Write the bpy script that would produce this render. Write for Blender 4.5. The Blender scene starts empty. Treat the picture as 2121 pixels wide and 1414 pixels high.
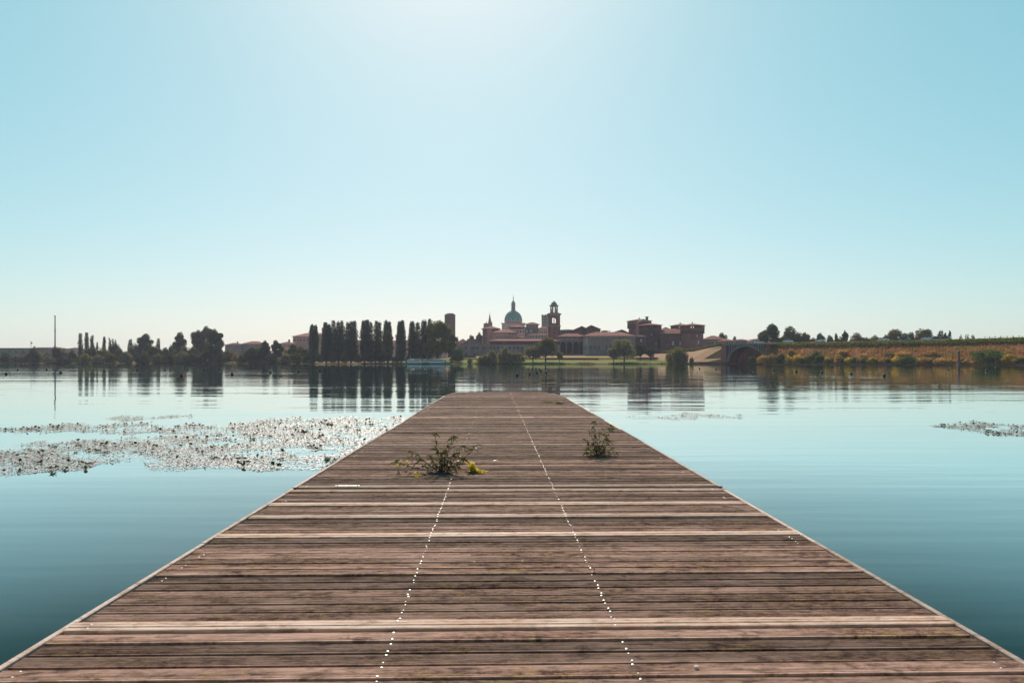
import bpy, math, random
import numpy as np
from mathutils import Vector, Matrix, Quaternion

# ------------------------------------------------------------------ camera, sky, sun, exposure
scene = bpy.context.scene
R = math.radians
FPX, CX, HY = 1534.0, 1060.5, 747.0        # focal length and horizon of the photograph, in its pixels
CAMZ, DECK = 1.95, 0.55                    # eye and deck height above the water

cam_data = bpy.data.cameras.new('camera')
cam = bpy.data.objects.new('camera', cam_data)
scene.collection.objects.link(cam)
cam.location = (0, 0, CAMZ)
cam.rotation_euler = (R(90), 0, 0)
cam_data.sensor_width = 36.0
cam_data.lens = 36.0 * FPX / 2121.0
cam_data.shift_y = (HY - 707.0) / 2121.0
cam_data.clip_start = 0.05
cam_data.clip_end = 20000
cam_data.dof.use_dof = True
cam_data.dof.focus_distance = 10.5
cam_data.dof.aperture_fstop = 5.0
scene.camera = cam

EXPOSURE = 0.35
SUN_EL, SUN_AZ = R(40), R(-5)              # azimuth measured from +Y towards +X
sun_dir = Vector((math.sin(SUN_AZ) * math.cos(SUN_EL), math.cos(SUN_AZ) * math.cos(SUN_EL), math.sin(SUN_EL)))
world = bpy.data.worlds.new('World')
scene.world = world
world.use_nodes = True
wn = world.node_tree.nodes
wl = world.node_tree.links
wn.clear()
sky = wn.new('ShaderNodeTexSky')
sky.sky_type = 'NISHITA'
sky.sun_disc = False
sky.sun_elevation = SUN_EL
sky.sun_rotation = SUN_AZ
sky.altitude = 50
sky.air_density = 1.0
sky.dust_density = 0.8
sky.ozone_density = 3.0
sep = wn.new('ShaderNodeSeparateColor')
comb = wn.new('ShaderNodeCombineColor')
wl.new(sky.outputs[0], sep.inputs[0])
# film response: the green and blue of the bright sky are compressed, as in the photograph's grading
for ch, (gain, power, out_gain, toe) in enumerate(((0.095, 0.9, 9.6, 10.9), (0.117, 0.50, 8.75, 13.0), (0.095, 0.52, 9.2, 11.9))):
    m1 = wn.new('ShaderNodeMath')
    m1.operation = 'MULTIPLY'
    m1.inputs[1].default_value = gain
    m2 = wn.new('ShaderNodeMath')
    m2.operation = 'POWER'
    m2.inputs[1].default_value = power
    m3 = wn.new('ShaderNodeMath')
    m3.operation = 'MULTIPLY'
    m3.inputs[1].default_value = out_gain
    wl.new(sep.outputs[ch], m1.inputs[0])
    wl.new(m1.outputs[0], m2.inputs[0])
    wl.new(m2.outputs[0], m3.inputs[0])
    m4 = wn.new('ShaderNodeMath')
    m4.operation = 'MULTIPLY'
    m4.inputs[1].default_value = toe
    m5 = wn.new('ShaderNodeMath')
    m5.operation = 'MINIMUM'
    wl.new(m1.outputs[0], m4.inputs[0])
    wl.new(m3.outputs[0], m5.inputs[0])
    wl.new(m4.outputs[0], m5.inputs[1])
    wl.new(m5.outputs[0], comb.inputs[ch])
bg = wn.new('ShaderNodeBackground')
bg.inputs[1].default_value = 0.10 / 2 ** EXPOSURE
wo = wn.new('ShaderNodeOutputWorld')
wl.new(comb.outputs[0], bg.inputs[0])
wl.new(bg.outputs[0], wo.inputs[0])

sun_data = bpy.data.lights.new('sun', 'SUN')
sun_data.energy = 4.9
sun_data.angle = R(0.6)
sun_data.color = (1.0, 0.90, 0.78)
sun = bpy.data.objects.new('sun', sun_data)
scene.collection.objects.link(sun)
sun.rotation_euler = sun_dir.to_track_quat('Z', 'Y').to_euler()

scene.view_settings.view_transform = 'Standard'
scene.view_settings.look = 'None'
scene.view_settings.exposure = EXPOSURE
scene.view_settings.gamma = 1.0
scene.render.engine = 'CYCLES'
scene.cycles.use_denoising = True
try:
    scene.cycles.denoiser = 'OPENIMAGEDENOISE'
except Exception:
    pass
scene.cycles.max_bounces = 6
scene.cycles.volume_bounces = 0
scene.cycles.transparent_max_bounces = 8
scene.cycles.sample_clamp_indirect = 4.0

# ------------------------------------------------------------------ helpers
rng = random.Random(7)
col = scene.collection


def X(px, Y):
    return (px - CX) / FPX * Y


def Z(py, Y):
    return CAMZ + (HY - py) / FPX * Y


def DW(py, h=CAMZ):                        # distance of a point lying h below the eye
    return h * FPX / (py - HY)


def interp(x, pts):
    if x <= pts[0][0]:
        return pts[0][1]
    for (a, va), (b, vb) in zip(pts, pts[1:]):
        if x <= b:
            return va + (vb - va) * (x - a) / (b - a)
    return pts[-1][1]


ORD = ['first', 'second', 'third', 'fourth', 'fifth', 'sixth', 'seventh', 'eighth', 'ninth', 'tenth', 'eleventh',
       'twelfth', 'thirteenth', 'fourteenth', 'fifteenth', 'sixteenth', 'seventeenth', 'eighteenth', 'nineteenth',
       'twentieth', 'twenty-first', 'twenty-second', 'twenty-third', 'twenty-fourth', 'twenty-fifth', 'twenty-sixth', 'twenty-seventh', 'twenty-eighth', 'twenty-ninth',
       'thirtieth', 'thirty-first', 'thirty-second']


def tag(o, label=None, cat=None, group=None, kind=None):
    if label:
        o['label'] = label
    if cat:
        o['category'] = cat
    if group:
        o['group'] = group
    if kind:
        o['kind'] = kind
    return o


def empty(name, loc, rz=0.0):
    o = bpy.data.objects.new(name, None)
    o.empty_display_size = 0.2
    o.location = loc
    o.rotation_euler = (0, 0, rz)
    col.objects.link(o)
    return o


def link(name, me, mat, parent=None, loc=None):
    if mat is not None and len(me.materials) == 0:
        me.materials.append(mat)
    o = bpy.data.objects.new(name, me)
    col.objects.link(o)
    if parent is not None:
        o.parent = parent
    if loc is not None:
        o.location = loc
    return o


class MB:
    def __init__(self):
        self.v = []
        self.f = []

    def add(self, vs, fs):
        n = len(self.v)
        self.v += [tuple(p) for p in vs]
        self.f += [tuple(i + n for i in f) for f in fs]
        return self

    def box(self, x0, x1, y0, y1, z0, z1, taper=0.0):
        t = taper
        vs = [(x0, y0, z0), (x1, y0, z0), (x1, y1, z0), (x0, y1, z0),
              (x0 + t, y0 + t, z1), (x1 - t, y0 + t, z1), (x1 - t, y1 - t, z1), (x0 + t, y1 - t, z1)]
        return self.add(vs, [(3, 2, 1, 0), (4, 5, 6, 7), (0, 1, 5, 4), (1, 2, 6, 5), (2, 3, 7, 6), (3, 0, 4, 7)])

    def prism(self, prof, y0, y1):         # profile in x,z extruded along y
        n = len(prof)
        vs = [(x, y0, z) for x, z in prof] + [(x, y1, z) for x, z in prof]
        fs = [tuple(range(n)), tuple(range(2 * n - 1, n - 1, -1))]
        fs += [(i, i + n, (i + 1) % n + n, (i + 1) % n) for i in range(n)]
        return self.add(vs, fs)

    def prism_x(self, prof, x0, x1):       # profile in y,z extruded along x
        n = len(prof)
        vs = [(x0, y, z) for y, z in prof] + [(x1, y, z) for y, z in prof]
        fs = [tuple(range(n - 1, -1, -1)), tuple(range(n, 2 * n))]
        fs += [(i, (i + 1) % n, (i + 1) % n + n, i + n) for i in range(n)]
        return self.add(vs, fs)

    def lathe(self, prof, n=16, c=(0, 0, 0), ph=0.0):   # profile r,z
        vs, fs = [], []
        m = len(prof)
        for r, z in prof:
            for k in range(n):
                a = 2 * math.pi * k / n + ph
                vs.append((c[0] + r * math.cos(a), c[1] + r * math.sin(a), c[2] + z))
        for j in range(m - 1):
            for k in range(n):
                a, b = j * n + k, j * n + (k + 1) % n
                fs.append((a, b, b + n, a + n))
        fs.append(tuple(range(n - 1, -1, -1)))
        fs.append(tuple(range((m - 1) * n, m * n)))
        return self.add(vs, fs)

    def tube(self, pts, rads, n=6):
        vs, fs = [], []
        pts = [Vector(p) for p in pts]
        m = len(pts)
        for i, p in enumerate(pts):
            d = (pts[min(i + 1, m - 1)] - pts[max(i - 1, 0)])
            d = d.normalized() if d.length > 1e-9 else Vector((0, 0, 1))
            a = d.cross(Vector((0.31, 0.9, 0.2)))
            a = a.normalized() if a.length > 1e-6 else Vector((1, 0, 0))
            b = d.cross(a)
            r = rads[i] if isinstance(rads, (list, tuple)) else rads
            for k in range(n):
                t = 2 * math.pi * k / n
                vs.append(p + a * (r * math.cos(t)) + b * (r * math.sin(t)))
        for i in range(m - 1):
            for k in range(n):
                a, b = i * n + k, i * n + (k + 1) % n
                fs.append((a, b, b + n, a + n))
        fs.append(tuple(range(n - 1, -1, -1)))
        fs.append(tuple(range((m - 1) * n, m * n)))
        return self.add(vs, fs)

    def hip(self, x0, x1, y0, y1, ze, zr, inset=None, over=0.6, thick=0.25):
        x0, x1, y0, y1 = x0 - over, x1 + over, y0 - over, y1 + over
        w, d = x1 - x0, y1 - y0
        if w >= d:
            i = d / 2 if inset is None else inset
            i = min(i, w / 2 - 0.01)
            r0, r1 = (x0 + i, (y0 + y1) / 2), (x1 - i, (y0 + y1) / 2)
        else:
            i = w / 2 if inset is None else inset
            i = min(i, d / 2 - 0.01)
            r0, r1 = ((x0 + x1) / 2, y0 + i), ((x0 + x1) / 2, y1 - i)
        zb = ze - thick
        vs = [(x0, y0, zb), (x1, y0, zb), (x1, y1, zb), (x0, y1, zb),
              (x0, y0, ze), (x1, y0, ze), (x1, y1, ze), (x0, y1, ze),
              (r0[0], r0[1], zr), (r1[0], r1[1], zr)]
        fs = [(3, 2, 1, 0), (0, 1, 5, 4), (1, 2, 6, 5), (2, 3, 7, 6), (3, 0, 4, 7)]
        if w >= d:
            fs += [(4, 5, 9, 8), (6, 7, 8, 9), (5, 6, 9), (7, 4, 8)]
        else:
            fs += [(4, 5, 8), (6, 7, 9), (5, 6, 9, 8), (7, 4, 8, 9)]
        return self.add(vs, fs)

    def mesh(self, name, smooth=False):
        me = bpy.data.meshes.new(name)
        me.from_pydata(self.v, [], self.f)
        me.update()
        if smooth:
            me.polygons.foreach_set('use_smooth', [True] * len(me.polygons))
        return me

    def build(self, name, mat, parent=None, smooth=False, loc=None):
        return link(name, self.mesh(name, smooth), mat, parent, loc)


# ------------------------------------------------------------------ materials
def new_mat(name):
    m = bpy.data.materials.new(name)
    m.use_nodes = True
    nt = m.node_tree
    return m, nt, nt.nodes, nt.links, nt.nodes['Principled BSDF']


def node(nt, t, **kw):
    n = nt.nodes.new(t)
    for k, v in kw.items():
        setattr(n, k, v)
    return n


def noise(nt, vec, scale, detail=3, rough=0.55, dist=0.0):
    n = node(nt, 'ShaderNodeTexNoise')
    n.inputs['Scale'].default_value = scale
    n.inputs['Detail'].default_value = detail
    n.inputs['Roughness'].default_value = rough
    n.inputs['Distortion'].default_value = dist
    if vec is not None:
        nt.links.new(vec, n.inputs['Vector'])
    return n


def ramp(nt, fac, stops):
    r = node(nt, 'ShaderNodeValToRGB')
    e = r.color_ramp.elements
    while len(e) < len(stops):
        e.new(0.5)
    for el, (p, c) in zip(e, stops):
        el.position = p
        el.color = (c, c, c, 1) if isinstance(c, (int, float)) else (*c, 1)
    nt.links.new(fac, r.inputs[0])
    return r


def mapping(nt, vec, scale):
    m = node(nt, 'ShaderNodeMapping')
    m.inputs['Scale'].default_value = scale
    nt.links.new(vec, m.inputs['Vector'])
    return m


def mix(nt, fac, a, b, mode='MIX'):
    m = node(nt, 'ShaderNodeMixRGB', blend_type=mode)
    for i, s in ((0, fac), (1, a), (2, b)):
        if isinstance(s, (int, float)):
            m.inputs[i].default_value = s if i == 0 else (s, s, s, 1)
        elif isinstance(s, tuple):
            m.inputs[i].default_value = (*s, 1)
        else:
            nt.links.new(s, m.inputs[i])
    return m.outputs[0]


def bump(nt, h, dist, strength=1.0, bsdf=None):
    b = node(nt, 'ShaderNodeBump')
    b.inputs['Strength'].default_value = strength
    b.inputs['Distance'].default_value = dist
    nt.links.new(h, b.inputs['Height'])
    if bsdf is not None:
        nt.links.new(b.outputs[0], bsdf.inputs['Normal'])
    return b.outputs[0]


def wall_mat(name, c1, c2, c3, scale=0.25, rough=0.9, bmp=0.05):
    """weathered masonry: two tones in large blotches, a third in vertical streaks, fine course relief"""
    m, nt, nd, ln, p = new_mat(name)
    tc = node(nt, 'ShaderNodeTexCoord')
    n1 = noise(nt, tc.outputs['Object'], scale, 5)
    st = noise(nt, mapping(nt, tc.outputs['Object'], (1.2, 1.2, 0.12)).outputs[0], 0.9, 4)
    base = mix(nt, ramp(nt, n1.outputs[0], [(0.35, 0.0), (0.65, 1.0)]).outputs[0], c1, c2)
    base = mix(nt, ramp(nt, st.outputs[0], [(0.5, 0.0), (0.72, 0.8)]).outputs[0], base, c3)
    fine = noise(nt, tc.outputs['Object'], 3.0, 3)
    base = mix(nt, 0.35, base, ramp(nt, fine.outputs[0], [(0.3, 0.45), (0.7, 1.0)]).outputs[0], 'MULTIPLY')
    ln.new(base, p.inputs['Base Color'])
    p.inputs['Roughness'].default_value = rough
    p.inputs['Specular IOR Level'].default_value = 0.05
    bump(nt, fine.outputs[0], bmp, 1.0, p)
    return m


def roof_mat(name, c1, c2):
    m, nt, nd, ln, p = new_mat(name)
    tc = node(nt, 'ShaderNodeTexCoord')
    n1 = noise(nt, tc.outputs['Object'], 0.5, 5)
    w = node(nt, 'ShaderNodeTexWave', wave_type='BANDS', bands_direction='X')
    w.inputs['Scale'].default_value = 1.1
    w.inputs['Distortion'].default_value = 1.0
    ln.new(tc.outputs['Object'], w.inputs['Vector'])
    base = mix(nt, ramp(nt, n1.outputs[0], [(0.35, 0.0), (0.65, 1.0)]).outputs[0], c1, c2)
    base = mix(nt, 0.4, base, ramp(nt, w.outputs[0], [(0.1, 0.5), (0.6, 1.0)]).outputs[0], 'MULTIPLY')
    ln.new(base, p.inputs['Base Color'])
    p.inputs['Roughness'].default_value = 0.95
    p.inputs['Specular IOR Level'].default_value = 0.05
    bump(nt, w.outputs[0], 0.06, 1.0, p)
    return m


def plain(name, c, rough=0.6, metal=0.0, spec=0.5, var=0.25, scale=3.0):
    m, nt, nd, ln, p = new_mat(name)
    tc = node(nt, 'ShaderNodeTexCoord')
    n1 = noise(nt, tc.outputs['Object'], scale, 4)
    base = mix(nt, ramp(nt, n1.outputs[0], [(0.35, 0.0), (0.65, 1.0)]).outputs[0], c, tuple(v * (1 - var) for v in c))
    ln.new(base, p.inputs['Base Color'])
    p.inputs['Roughness'].default_value = rough
    p.inputs['Metallic'].default_value = metal
    p.inputs['Specular IOR Level'].default_value = spec
    return m


def leaf_mat(name, c1, c2, trans=0.35, scale=0.4, rough=0.6, gloss=0.15):
    m, nt, nd, ln, p = new_mat(name)
    nd.remove(p)
    out = nd['Material Output']
    tc = node(nt, 'ShaderNodeTexCoord')
    oi = node(nt, 'ShaderNodeObjectInfo')
    n1 = noise(nt, tc.outputs['Object'], scale, 4)
    base = mix(nt, ramp(nt, n1.outputs[0], [(0.35, 0.0), (0.65, 1.0)]).outputs[0], c1, c2)
    hv = node(nt, 'ShaderNodeHueSaturation')
    mr = node(nt, 'ShaderNodeMapRange')
    mr.inputs[3].default_value = 0.75
    mr.inputs[4].default_value = 1.25
    ln.new(oi.outputs['Random'], mr.inputs[0])
    ln.new(mr.outputs[0], hv.inputs['Value'])
    ln.new(base, hv.inputs['Color'])
    d = node(nt, 'ShaderNodeBsdfDiffuse')
    t = node(nt, 'ShaderNodeBsdfTranslucent')
    g = node(nt, 'ShaderNodeBsdfGlossy')
    g.inputs['Roughness'].default_value = rough
    g.inputs['Color'].default_value = (1, 1, 1, 1)
    ln.new(hv.outputs[0], d.inputs[0])
    tcol = mix(nt, 1.0, hv.outputs[0], (1.5, 1.35, 0.7), 'MULTIPLY')
    ln.new(tcol, t.inputs[0])
    m1 = node(nt, 'ShaderNodeMixShader')
    m1.inputs[0].default_value = trans
    ln.new(d.outputs[0], m1.inputs[1])
    ln.new(t.outputs[0], m1.inputs[2])
    m2 = node(nt, 'ShaderNodeMixShader')
    fr = node(nt, 'ShaderNodeLayerWeight')
    fr.inputs['Blend'].default_value = 0.25
    mm = node(nt, 'ShaderNodeMath', operation='MULTIPLY')
    mm.inputs[1].default_value = gloss
    ln.new(fr.outputs['Fresnel'], mm.inputs[0])
    ln.new(mm.outputs[0], m2.inputs[0])
    ln.new(m1.outputs[0], m2.inputs[1])
    ln.new(g.outputs[0], m2.inputs[2])
    ln.new(m2.outputs[0], out.inputs[0])
    return m


def wood_mat(name, dark, mid, light, lichen=0.5, rough=0.62):
    m, nt, nd, ln, p = new_mat(name)
    tc = node(nt, 'ShaderNodeTexCoord')
    oi = node(nt, 'ShaderNodeObjectInfo')
    add = node(nt, 'ShaderNodeVectorMath', operation='ADD')
    sc = node(nt, 'ShaderNodeVectorMath', operation='SCALE')
    sc.inputs['Scale'].default_value = 57.0
    comb = node(nt, 'ShaderNodeCombineXYZ')
    for i in range(3):
        ln.new(oi.outputs['Random'], comb.inputs[i])
    ln.new(comb.outputs[0], sc.inputs[0])
    ln.new(tc.outputs['Object'], add.inputs[0])
    ln.new(sc.outputs[0], add.inputs[1])
    v = add.outputs[0]
    grain = noise(nt, mapping(nt, v, (5.0, 150, 30)).outputs[0], 1.0, 3, 0.6)
    mott = noise(nt, mapping(nt, v, (17, 34, 10)).outputs[0], 1.0, 6, 0.72, 0.3)
    broad = noise(nt, mapping(nt, v, (1.3, 5, 3)).outputs[0], 1.0, 3, 0.55)
    blot = noise(nt, mapping(nt, v, (6, 13, 5)).outputs[0], 1.0, 6, 0.7, 0.5)
    lich = noise(nt, mapping(nt, v, (9, 19, 6)).outputs[0], 1.0, 6, 0.7, 0.4)
    base = mix(nt, ramp(nt, mott.outputs[0], [(0.38, 0.0), (0.58, 1.0)]).outputs[0], dark, mid)
    base = mix(nt, ramp(nt, broad.outputs[0], [(0.40, 0.0), (0.66, 0.8)]).outputs[0], base, light)
    base = mix(nt, ramp(nt, blot.outputs[0], [(0.36, 0.7), (0.48, 0.0)]).outputs[0], base, tuple(c * 0.55 for c in dark))
    base = mix(nt, 0.7, base, ramp(nt, grain.outputs[0], [(0.32, 0.45), (0.56, 1.0)]).outputs[0], 'MULTIPLY')
    lm = mix(nt, 1.0, ramp(nt, lich.outputs[0], [(0.51, 0.0), (0.60, 0.9)]).outputs[0],
             ramp(nt, broad.outputs[0], [(0.34, lichen), (0.62, 0.1 * lichen)]).outputs[0], 'MULTIPLY')
    base = mix(nt, lm, base, (0.45, 0.29, 0.145))
    hv = node(nt, 'ShaderNodeHueSaturation')
    mr = node(nt, 'ShaderNodeMapRange')
    mr.inputs[3].default_value = 0.45
    mr.inputs[4].default_value = 1.2
    ln.new(oi.outputs['Random'], mr.inputs[0])
    ln.new(mr.outputs[0], hv.inputs['Value'])
    ln.new(base, hv.inputs['Color'])
    ln.new(hv.outputs[0], p.inputs['Base Color'])
    rr = ramp(nt, blot.outputs[0], [(0.3, rough + 0.2), (0.7, rough)])
    ln.new(rr.outputs[0], p.inputs['Roughness'])
    p.inputs['Specular IOR Level'].default_value = 0.04
    hsum = node(nt, 'ShaderNodeMath', operation='ADD')
    ln.new(grain.outputs[0], hsum.inputs[0])
    ln.new(lm, hsum.inputs[1])
    bump(nt, hsum.outputs[0], 0.004, 0.9, p)
    return m


M = {}
M['brick_dark'] = wall_mat('brick_dark', (0.132, 0.058, 0.055), (0.180, 0.082, 0.074), (0.079, 0.043, 0.047))
M['brick'] = wall_mat('brick', (0.244, 0.097, 0.084), (0.306, 0.135, 0.116), (0.148, 0.072, 0.074))
M['brick_pink'] = wall_mat('brick_pink', (0.487, 0.242, 0.210), (0.550, 0.309, 0.273), (0.350, 0.184, 0.168))
M['plaster'] = wall_mat('plaster', (0.212, 0.160, 0.158), (0.285, 0.212, 0.205), (0.127, 0.097, 0.100))
M['plaster_pale'] = wall_mat('plaster_pale', (0.581, 0.464, 0.452), (0.656, 0.531, 0.525), (0.444, 0.348, 0.336))
M['plaster_pink'] = wall_mat('plaster_pink', (0.550, 0.329, 0.294), (0.635, 0.405, 0.367), (0.423, 0.251, 0.231))
M['concrete'] = wall_mat('concrete', (0.20, 0.185, 0.175), (0.27, 0.25, 0.235), (0.13, 0.12, 0.115))
M['stone'] = wall_mat('stone', (0.296, 0.227, 0.221), (0.370, 0.290, 0.278), (0.201, 0.154, 0.158))
M['copper'] = wall_mat('copper', (0.10, 0.26, 0.23), (0.14, 0.33, 0.29), (0.07, 0.19, 0.18), 0.15, 0.6)
M['tile'] = roof_mat('tile', (0.27, 0.11, 0.085), (0.36, 0.17, 0.13))
M['tile_dark'] = roof_mat('tile_dark', (0.14, 0.075, 0.065), (0.19, 0.11, 0.095))
M['tile_grey'] = roof_mat('tile_grey', (0.12, 0.115, 0.12), (0.17, 0.155, 0.15))
M['pane'] = plain('pane', (0.02, 0.022, 0.027), 0.25, var=0.4)
M['pane_pale'] = plain('pane_pale', (0.45, 0.48, 0.50), 0.4, var=0.2)
M['bark'] = plain('bark', (0.06, 0.045, 0.035), 0.9, spec=0.1)
M['poplar'] = leaf_mat('poplar_leaves', (0.048, 0.068, 0.038), (0.078, 0.098, 0.050), 0.2, gloss=0.02)
M['dark_tree'] = leaf_mat('dark_leaves', (0.052, 0.068, 0.032), (0.098, 0.108, 0.046), 0.26, gloss=0.02)
M['olive_tree'] = leaf_mat('olive_leaves', (0.105, 0.105, 0.040), (0.185, 0.155, 0.060), 0.34, gloss=0.03)
M['grey_tree'] = leaf_mat('grey_green_leaves', (0.12, 0.115, 0.068), (0.185, 0.165, 0.10), 0.34, gloss=0.03)
M['gold_bush'] = leaf_mat('golden_leaves', (0.36, 0.25, 0.045), (0.46, 0.33, 0.08), 0.4, gloss=0.03)
M['tan_bush'] = leaf_mat('tan_leaves', (0.30, 0.19, 0.075), (0.38, 0.24, 0.10), 0.4, gloss=0.03)
M['green_bush'] = leaf_mat('bush_leaves', (0.05, 0.085, 0.025), (0.10, 0.13, 0.04), 0.3, gloss=0.03)
M['hedge'] = leaf_mat('hedge_leaves', (0.07, 0.11, 0.022), (0.16, 0.17, 0.04), 0.4, gloss=0.03)
M['dry_grass'] = leaf_mat('dry_grass', (0.34, 0.14, 0.068), (0.28, 0.18, 0.070), 0.35, 0.09, gloss=0.01)
M['weed'] = leaf_mat('weed_leaf', (0.055, 0.062, 0.020), (0.10, 0.10, 0.032), 0.3, 9.0, 0.5, 0.03)
M['yellow_leaf'] = leaf_mat('yellow_leaf', (0.56, 0.52, 0.03), (0.60, 0.44, 0.04), 0.45, 15.0, 0.5, 0.06)
M['stem'] = plain('stem', (0.07, 0.035, 0.025), 0.7)
M['soil'] = plain('soil', (0.10, 0.085, 0.085), 0.95, scale=60, var=0.6)
M['pad'] = leaf_mat('floating_leaf', (0.30, 0.235, 0.22), (0.42, 0.35, 0.33), 0.1, 5.0, 0.5, 0.45)
M['pad_dark'] = leaf_mat('tuft_leaf', (0.03, 0.034, 0.012), (0.05, 0.05, 0.016), 0.25, 5.0, 0.6, 0.04)
M['plank'] = wood_mat('weathered_plank', (0.115, 0.054, 0.041), (0.44, 0.252, 0.188), (0.64, 0.41, 0.322), 1.0)
M['plank_new'] = wood_mat('pale_plank', (0.52, 0.31, 0.225), (0.72, 0.48, 0.37), (0.80, 0.60, 0.49), 0.12, 0.6)
M['edge'] = wood_mat('edge_wood', (0.60, 0.42, 0.34), (0.78, 0.58, 0.49), (0.82, 0.68, 0.60), 0.05, 0.7)
M['beam'] = wood_mat('beam_wood', (0.08, 0.055, 0.045), (0.14, 0.10, 0.08), (0.18, 0.13, 0.11), 0.1, 0.8)
M['screw'] = plain('screw_metal', (0.66, 0.64, 0.61), 0.45, 0.85, var=0.3, scale=60)
M['screw_dull'] = plain('screw_dull', (0.42, 0.38, 0.35), 0.5, 0.7, var=0.4, scale=80)
M['white_paint'] = plain('white_paint', (0.80, 0.74, 0.71), 0.35, var=0.08)
M['cyan_paint'] = plain('cyan_paint', (0.13, 0.27, 0.28), 0.35, var=0.15)
M['teal_paint'] = plain('teal_paint', (0.05, 0.17, 0.20), 0.4, var=0.2)
M['dark_metal'] = plain('dark_metal', (0.06, 0.06, 0.065), 0.5)
M['rust'] = plain('rust', (0.16, 0.045, 0.035), 0.7)
M['car_white'] = plain('car_white', (0.80, 0.80, 0.80), 0.25, var=0.04)
M['car_dark'] = plain('car_dark', (0.05, 0.06, 0.075), 0.25, var=0.1)
M['rubber'] = plain('rubber', (0.02, 0.02, 0.02), 0.8)
M['buoy_teal'] = plain('buoy_teal', (0.02, 0.055, 0.065), 0.55, spec=0.2, var=0.2)
M['buoy_red'] = plain('buoy_red', (0.20, 0.03, 0.03), 0.55, spec=0.2, var=0.3)
M['buoy_dark'] = plain('buoy_dark', (0.035, 0.03, 0.03), 0.55, spec=0.2)
M['asphalt'] = plain('asphalt', (0.05, 0.05, 0.05), 0.9)


# ------------------------------------------------------------------ water
def make_water():
    m, nt, nd, ln, p = new_mat('lake_water')
    tc = node(nt, 'ShaderNodeTexCoord')
    o = tc.outputs['Object']
    long_w = noise(nt, mapping(nt, o, (0.10, 0.75, 1)).outputs[0], 1.0, 2, 0.5, 0.3)
    mid_w = noise(nt, mapping(nt, o, (0.45, 2.3, 1)).outputs[0], 1.0, 2, 0.5)
    patch = noise(nt, mapping(nt, o, (0.008, 0.03, 1)).outputs[0], 1.0, 3, 0.6)
    calm = ramp(nt, patch.outputs[0], [(0.38, 0.25), (0.62, 1.0)])
    a = node(nt, 'ShaderNodeMath', operation='MULTIPLY')
    a.inputs[1].default_value = 0.22
    ln.new(mid_w.outputs[0], a.inputs[0])
    swell = noise(nt, mapping(nt, o, (0.030, 0.17, 1)).outputs[0], 1.0, 1, 0.4, 0.2)
    sw = node(nt, 'ShaderNodeMath', operation='MULTIPLY')
    sw.inputs[1].default_value = 2.6
    ln.new(swell.outputs[0], sw.inputs[0])
    s0 = node(nt, 'ShaderNodeMath', operation='ADD')
    ln.new(long_w.outputs[0], s0.inputs[0])
    ln.new(a.outputs[0], s0.inputs[1])
    s = node(nt, 'ShaderNodeMath', operation='ADD')
    ln.new(s0.outputs[0], s.inputs[0])
    ln.new(sw.outputs[0], s.inputs[1])
    h = node(nt, 'ShaderNodeMath', operation='MULTIPLY')
    ln.new(s.outputs[0], h.inputs[0])
    ln.new(calm.outputs[0], h.inputs[1])
    nrm = bump(nt, h.outputs[0], 0.020, 1.0)
    nd.remove(p)
    body = node(nt, 'ShaderNodeBsdfDiffuse')
    body.inputs[0].default_value = (0.007, 0.028, 0.031, 1)
    gl = node(nt, 'ShaderNodeBsdfGlossy')
    gl.inputs['Color'].default_value = (0.91, 1.0, 0.99, 1)
    gl.inputs['Roughness'].default_value = 0.008
    fr = node(nt, 'ShaderNodeFresnel')
    fr.inputs['IOR'].default_value = 1.36
    rf = ramp(nt, fr.outputs[0], [(0.0, 0.0), (0.12, 0.03), (0.17, 0.06), (0.26, 0.34), (0.48, 0.86), (1.0, 1.0)])
    ln.new(nrm, gl.inputs['Normal'])
    ln.new(nrm, fr.inputs['Normal'])
    mx = node(nt, 'ShaderNodeMixShader')
    ln.new(rf.outputs[0], mx.inputs[0])
    ln.new(body.outputs[0], mx.inputs[1])
    ln.new(gl.outputs[0], mx.inputs[2])
    ln.new(mx.outputs[0], nd['Material Output'].inputs[0])
    me = MB().add([(-3500, -200, 0), (3500, -200, 0), (3500, 3600, 0), (-3500, 3600, 0)], [(0, 1, 2, 3)]).mesh('lake')
    tag(link('lake_water', me, m), kind='structure')


make_water()

# ------------------------------------------------------------------ land
SHORE = [(-900, 640), (-300, 600), (0, 560), (450, 520), (700, 470), (900, 440), (1100, 430), (1400, 425),
         (1470, 420), (1502, 424), (1510, 520), (1600, 540), (2200, 560), (3000, 600)]


def land_h(px, d):
    lowp = [(-8, -1.5), (0, 0.0), (1.5, 0.35), (8, 0.8), (20, 1.1), (45, 1.4), (110, 1.7), (300, 2.2), (2600, 3.0)]
    midp = [(-8, -1.5), (0, 0.0), (1.5, 0.45), (8, 1.0), (20, 1.5), (48, 2.45), (52, 2.6), (54, 3.9), (75, 4.5),
            (112, 5.7), (300, 6.2), (2600, 6.0)]
    w = max(0.0, min(1.0, (px - 880) / 80.0))
    if px > 1505:
        w = 0.4
    return interp(d, lowp) * (1 - w) + interp(d, midp) * w


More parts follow.
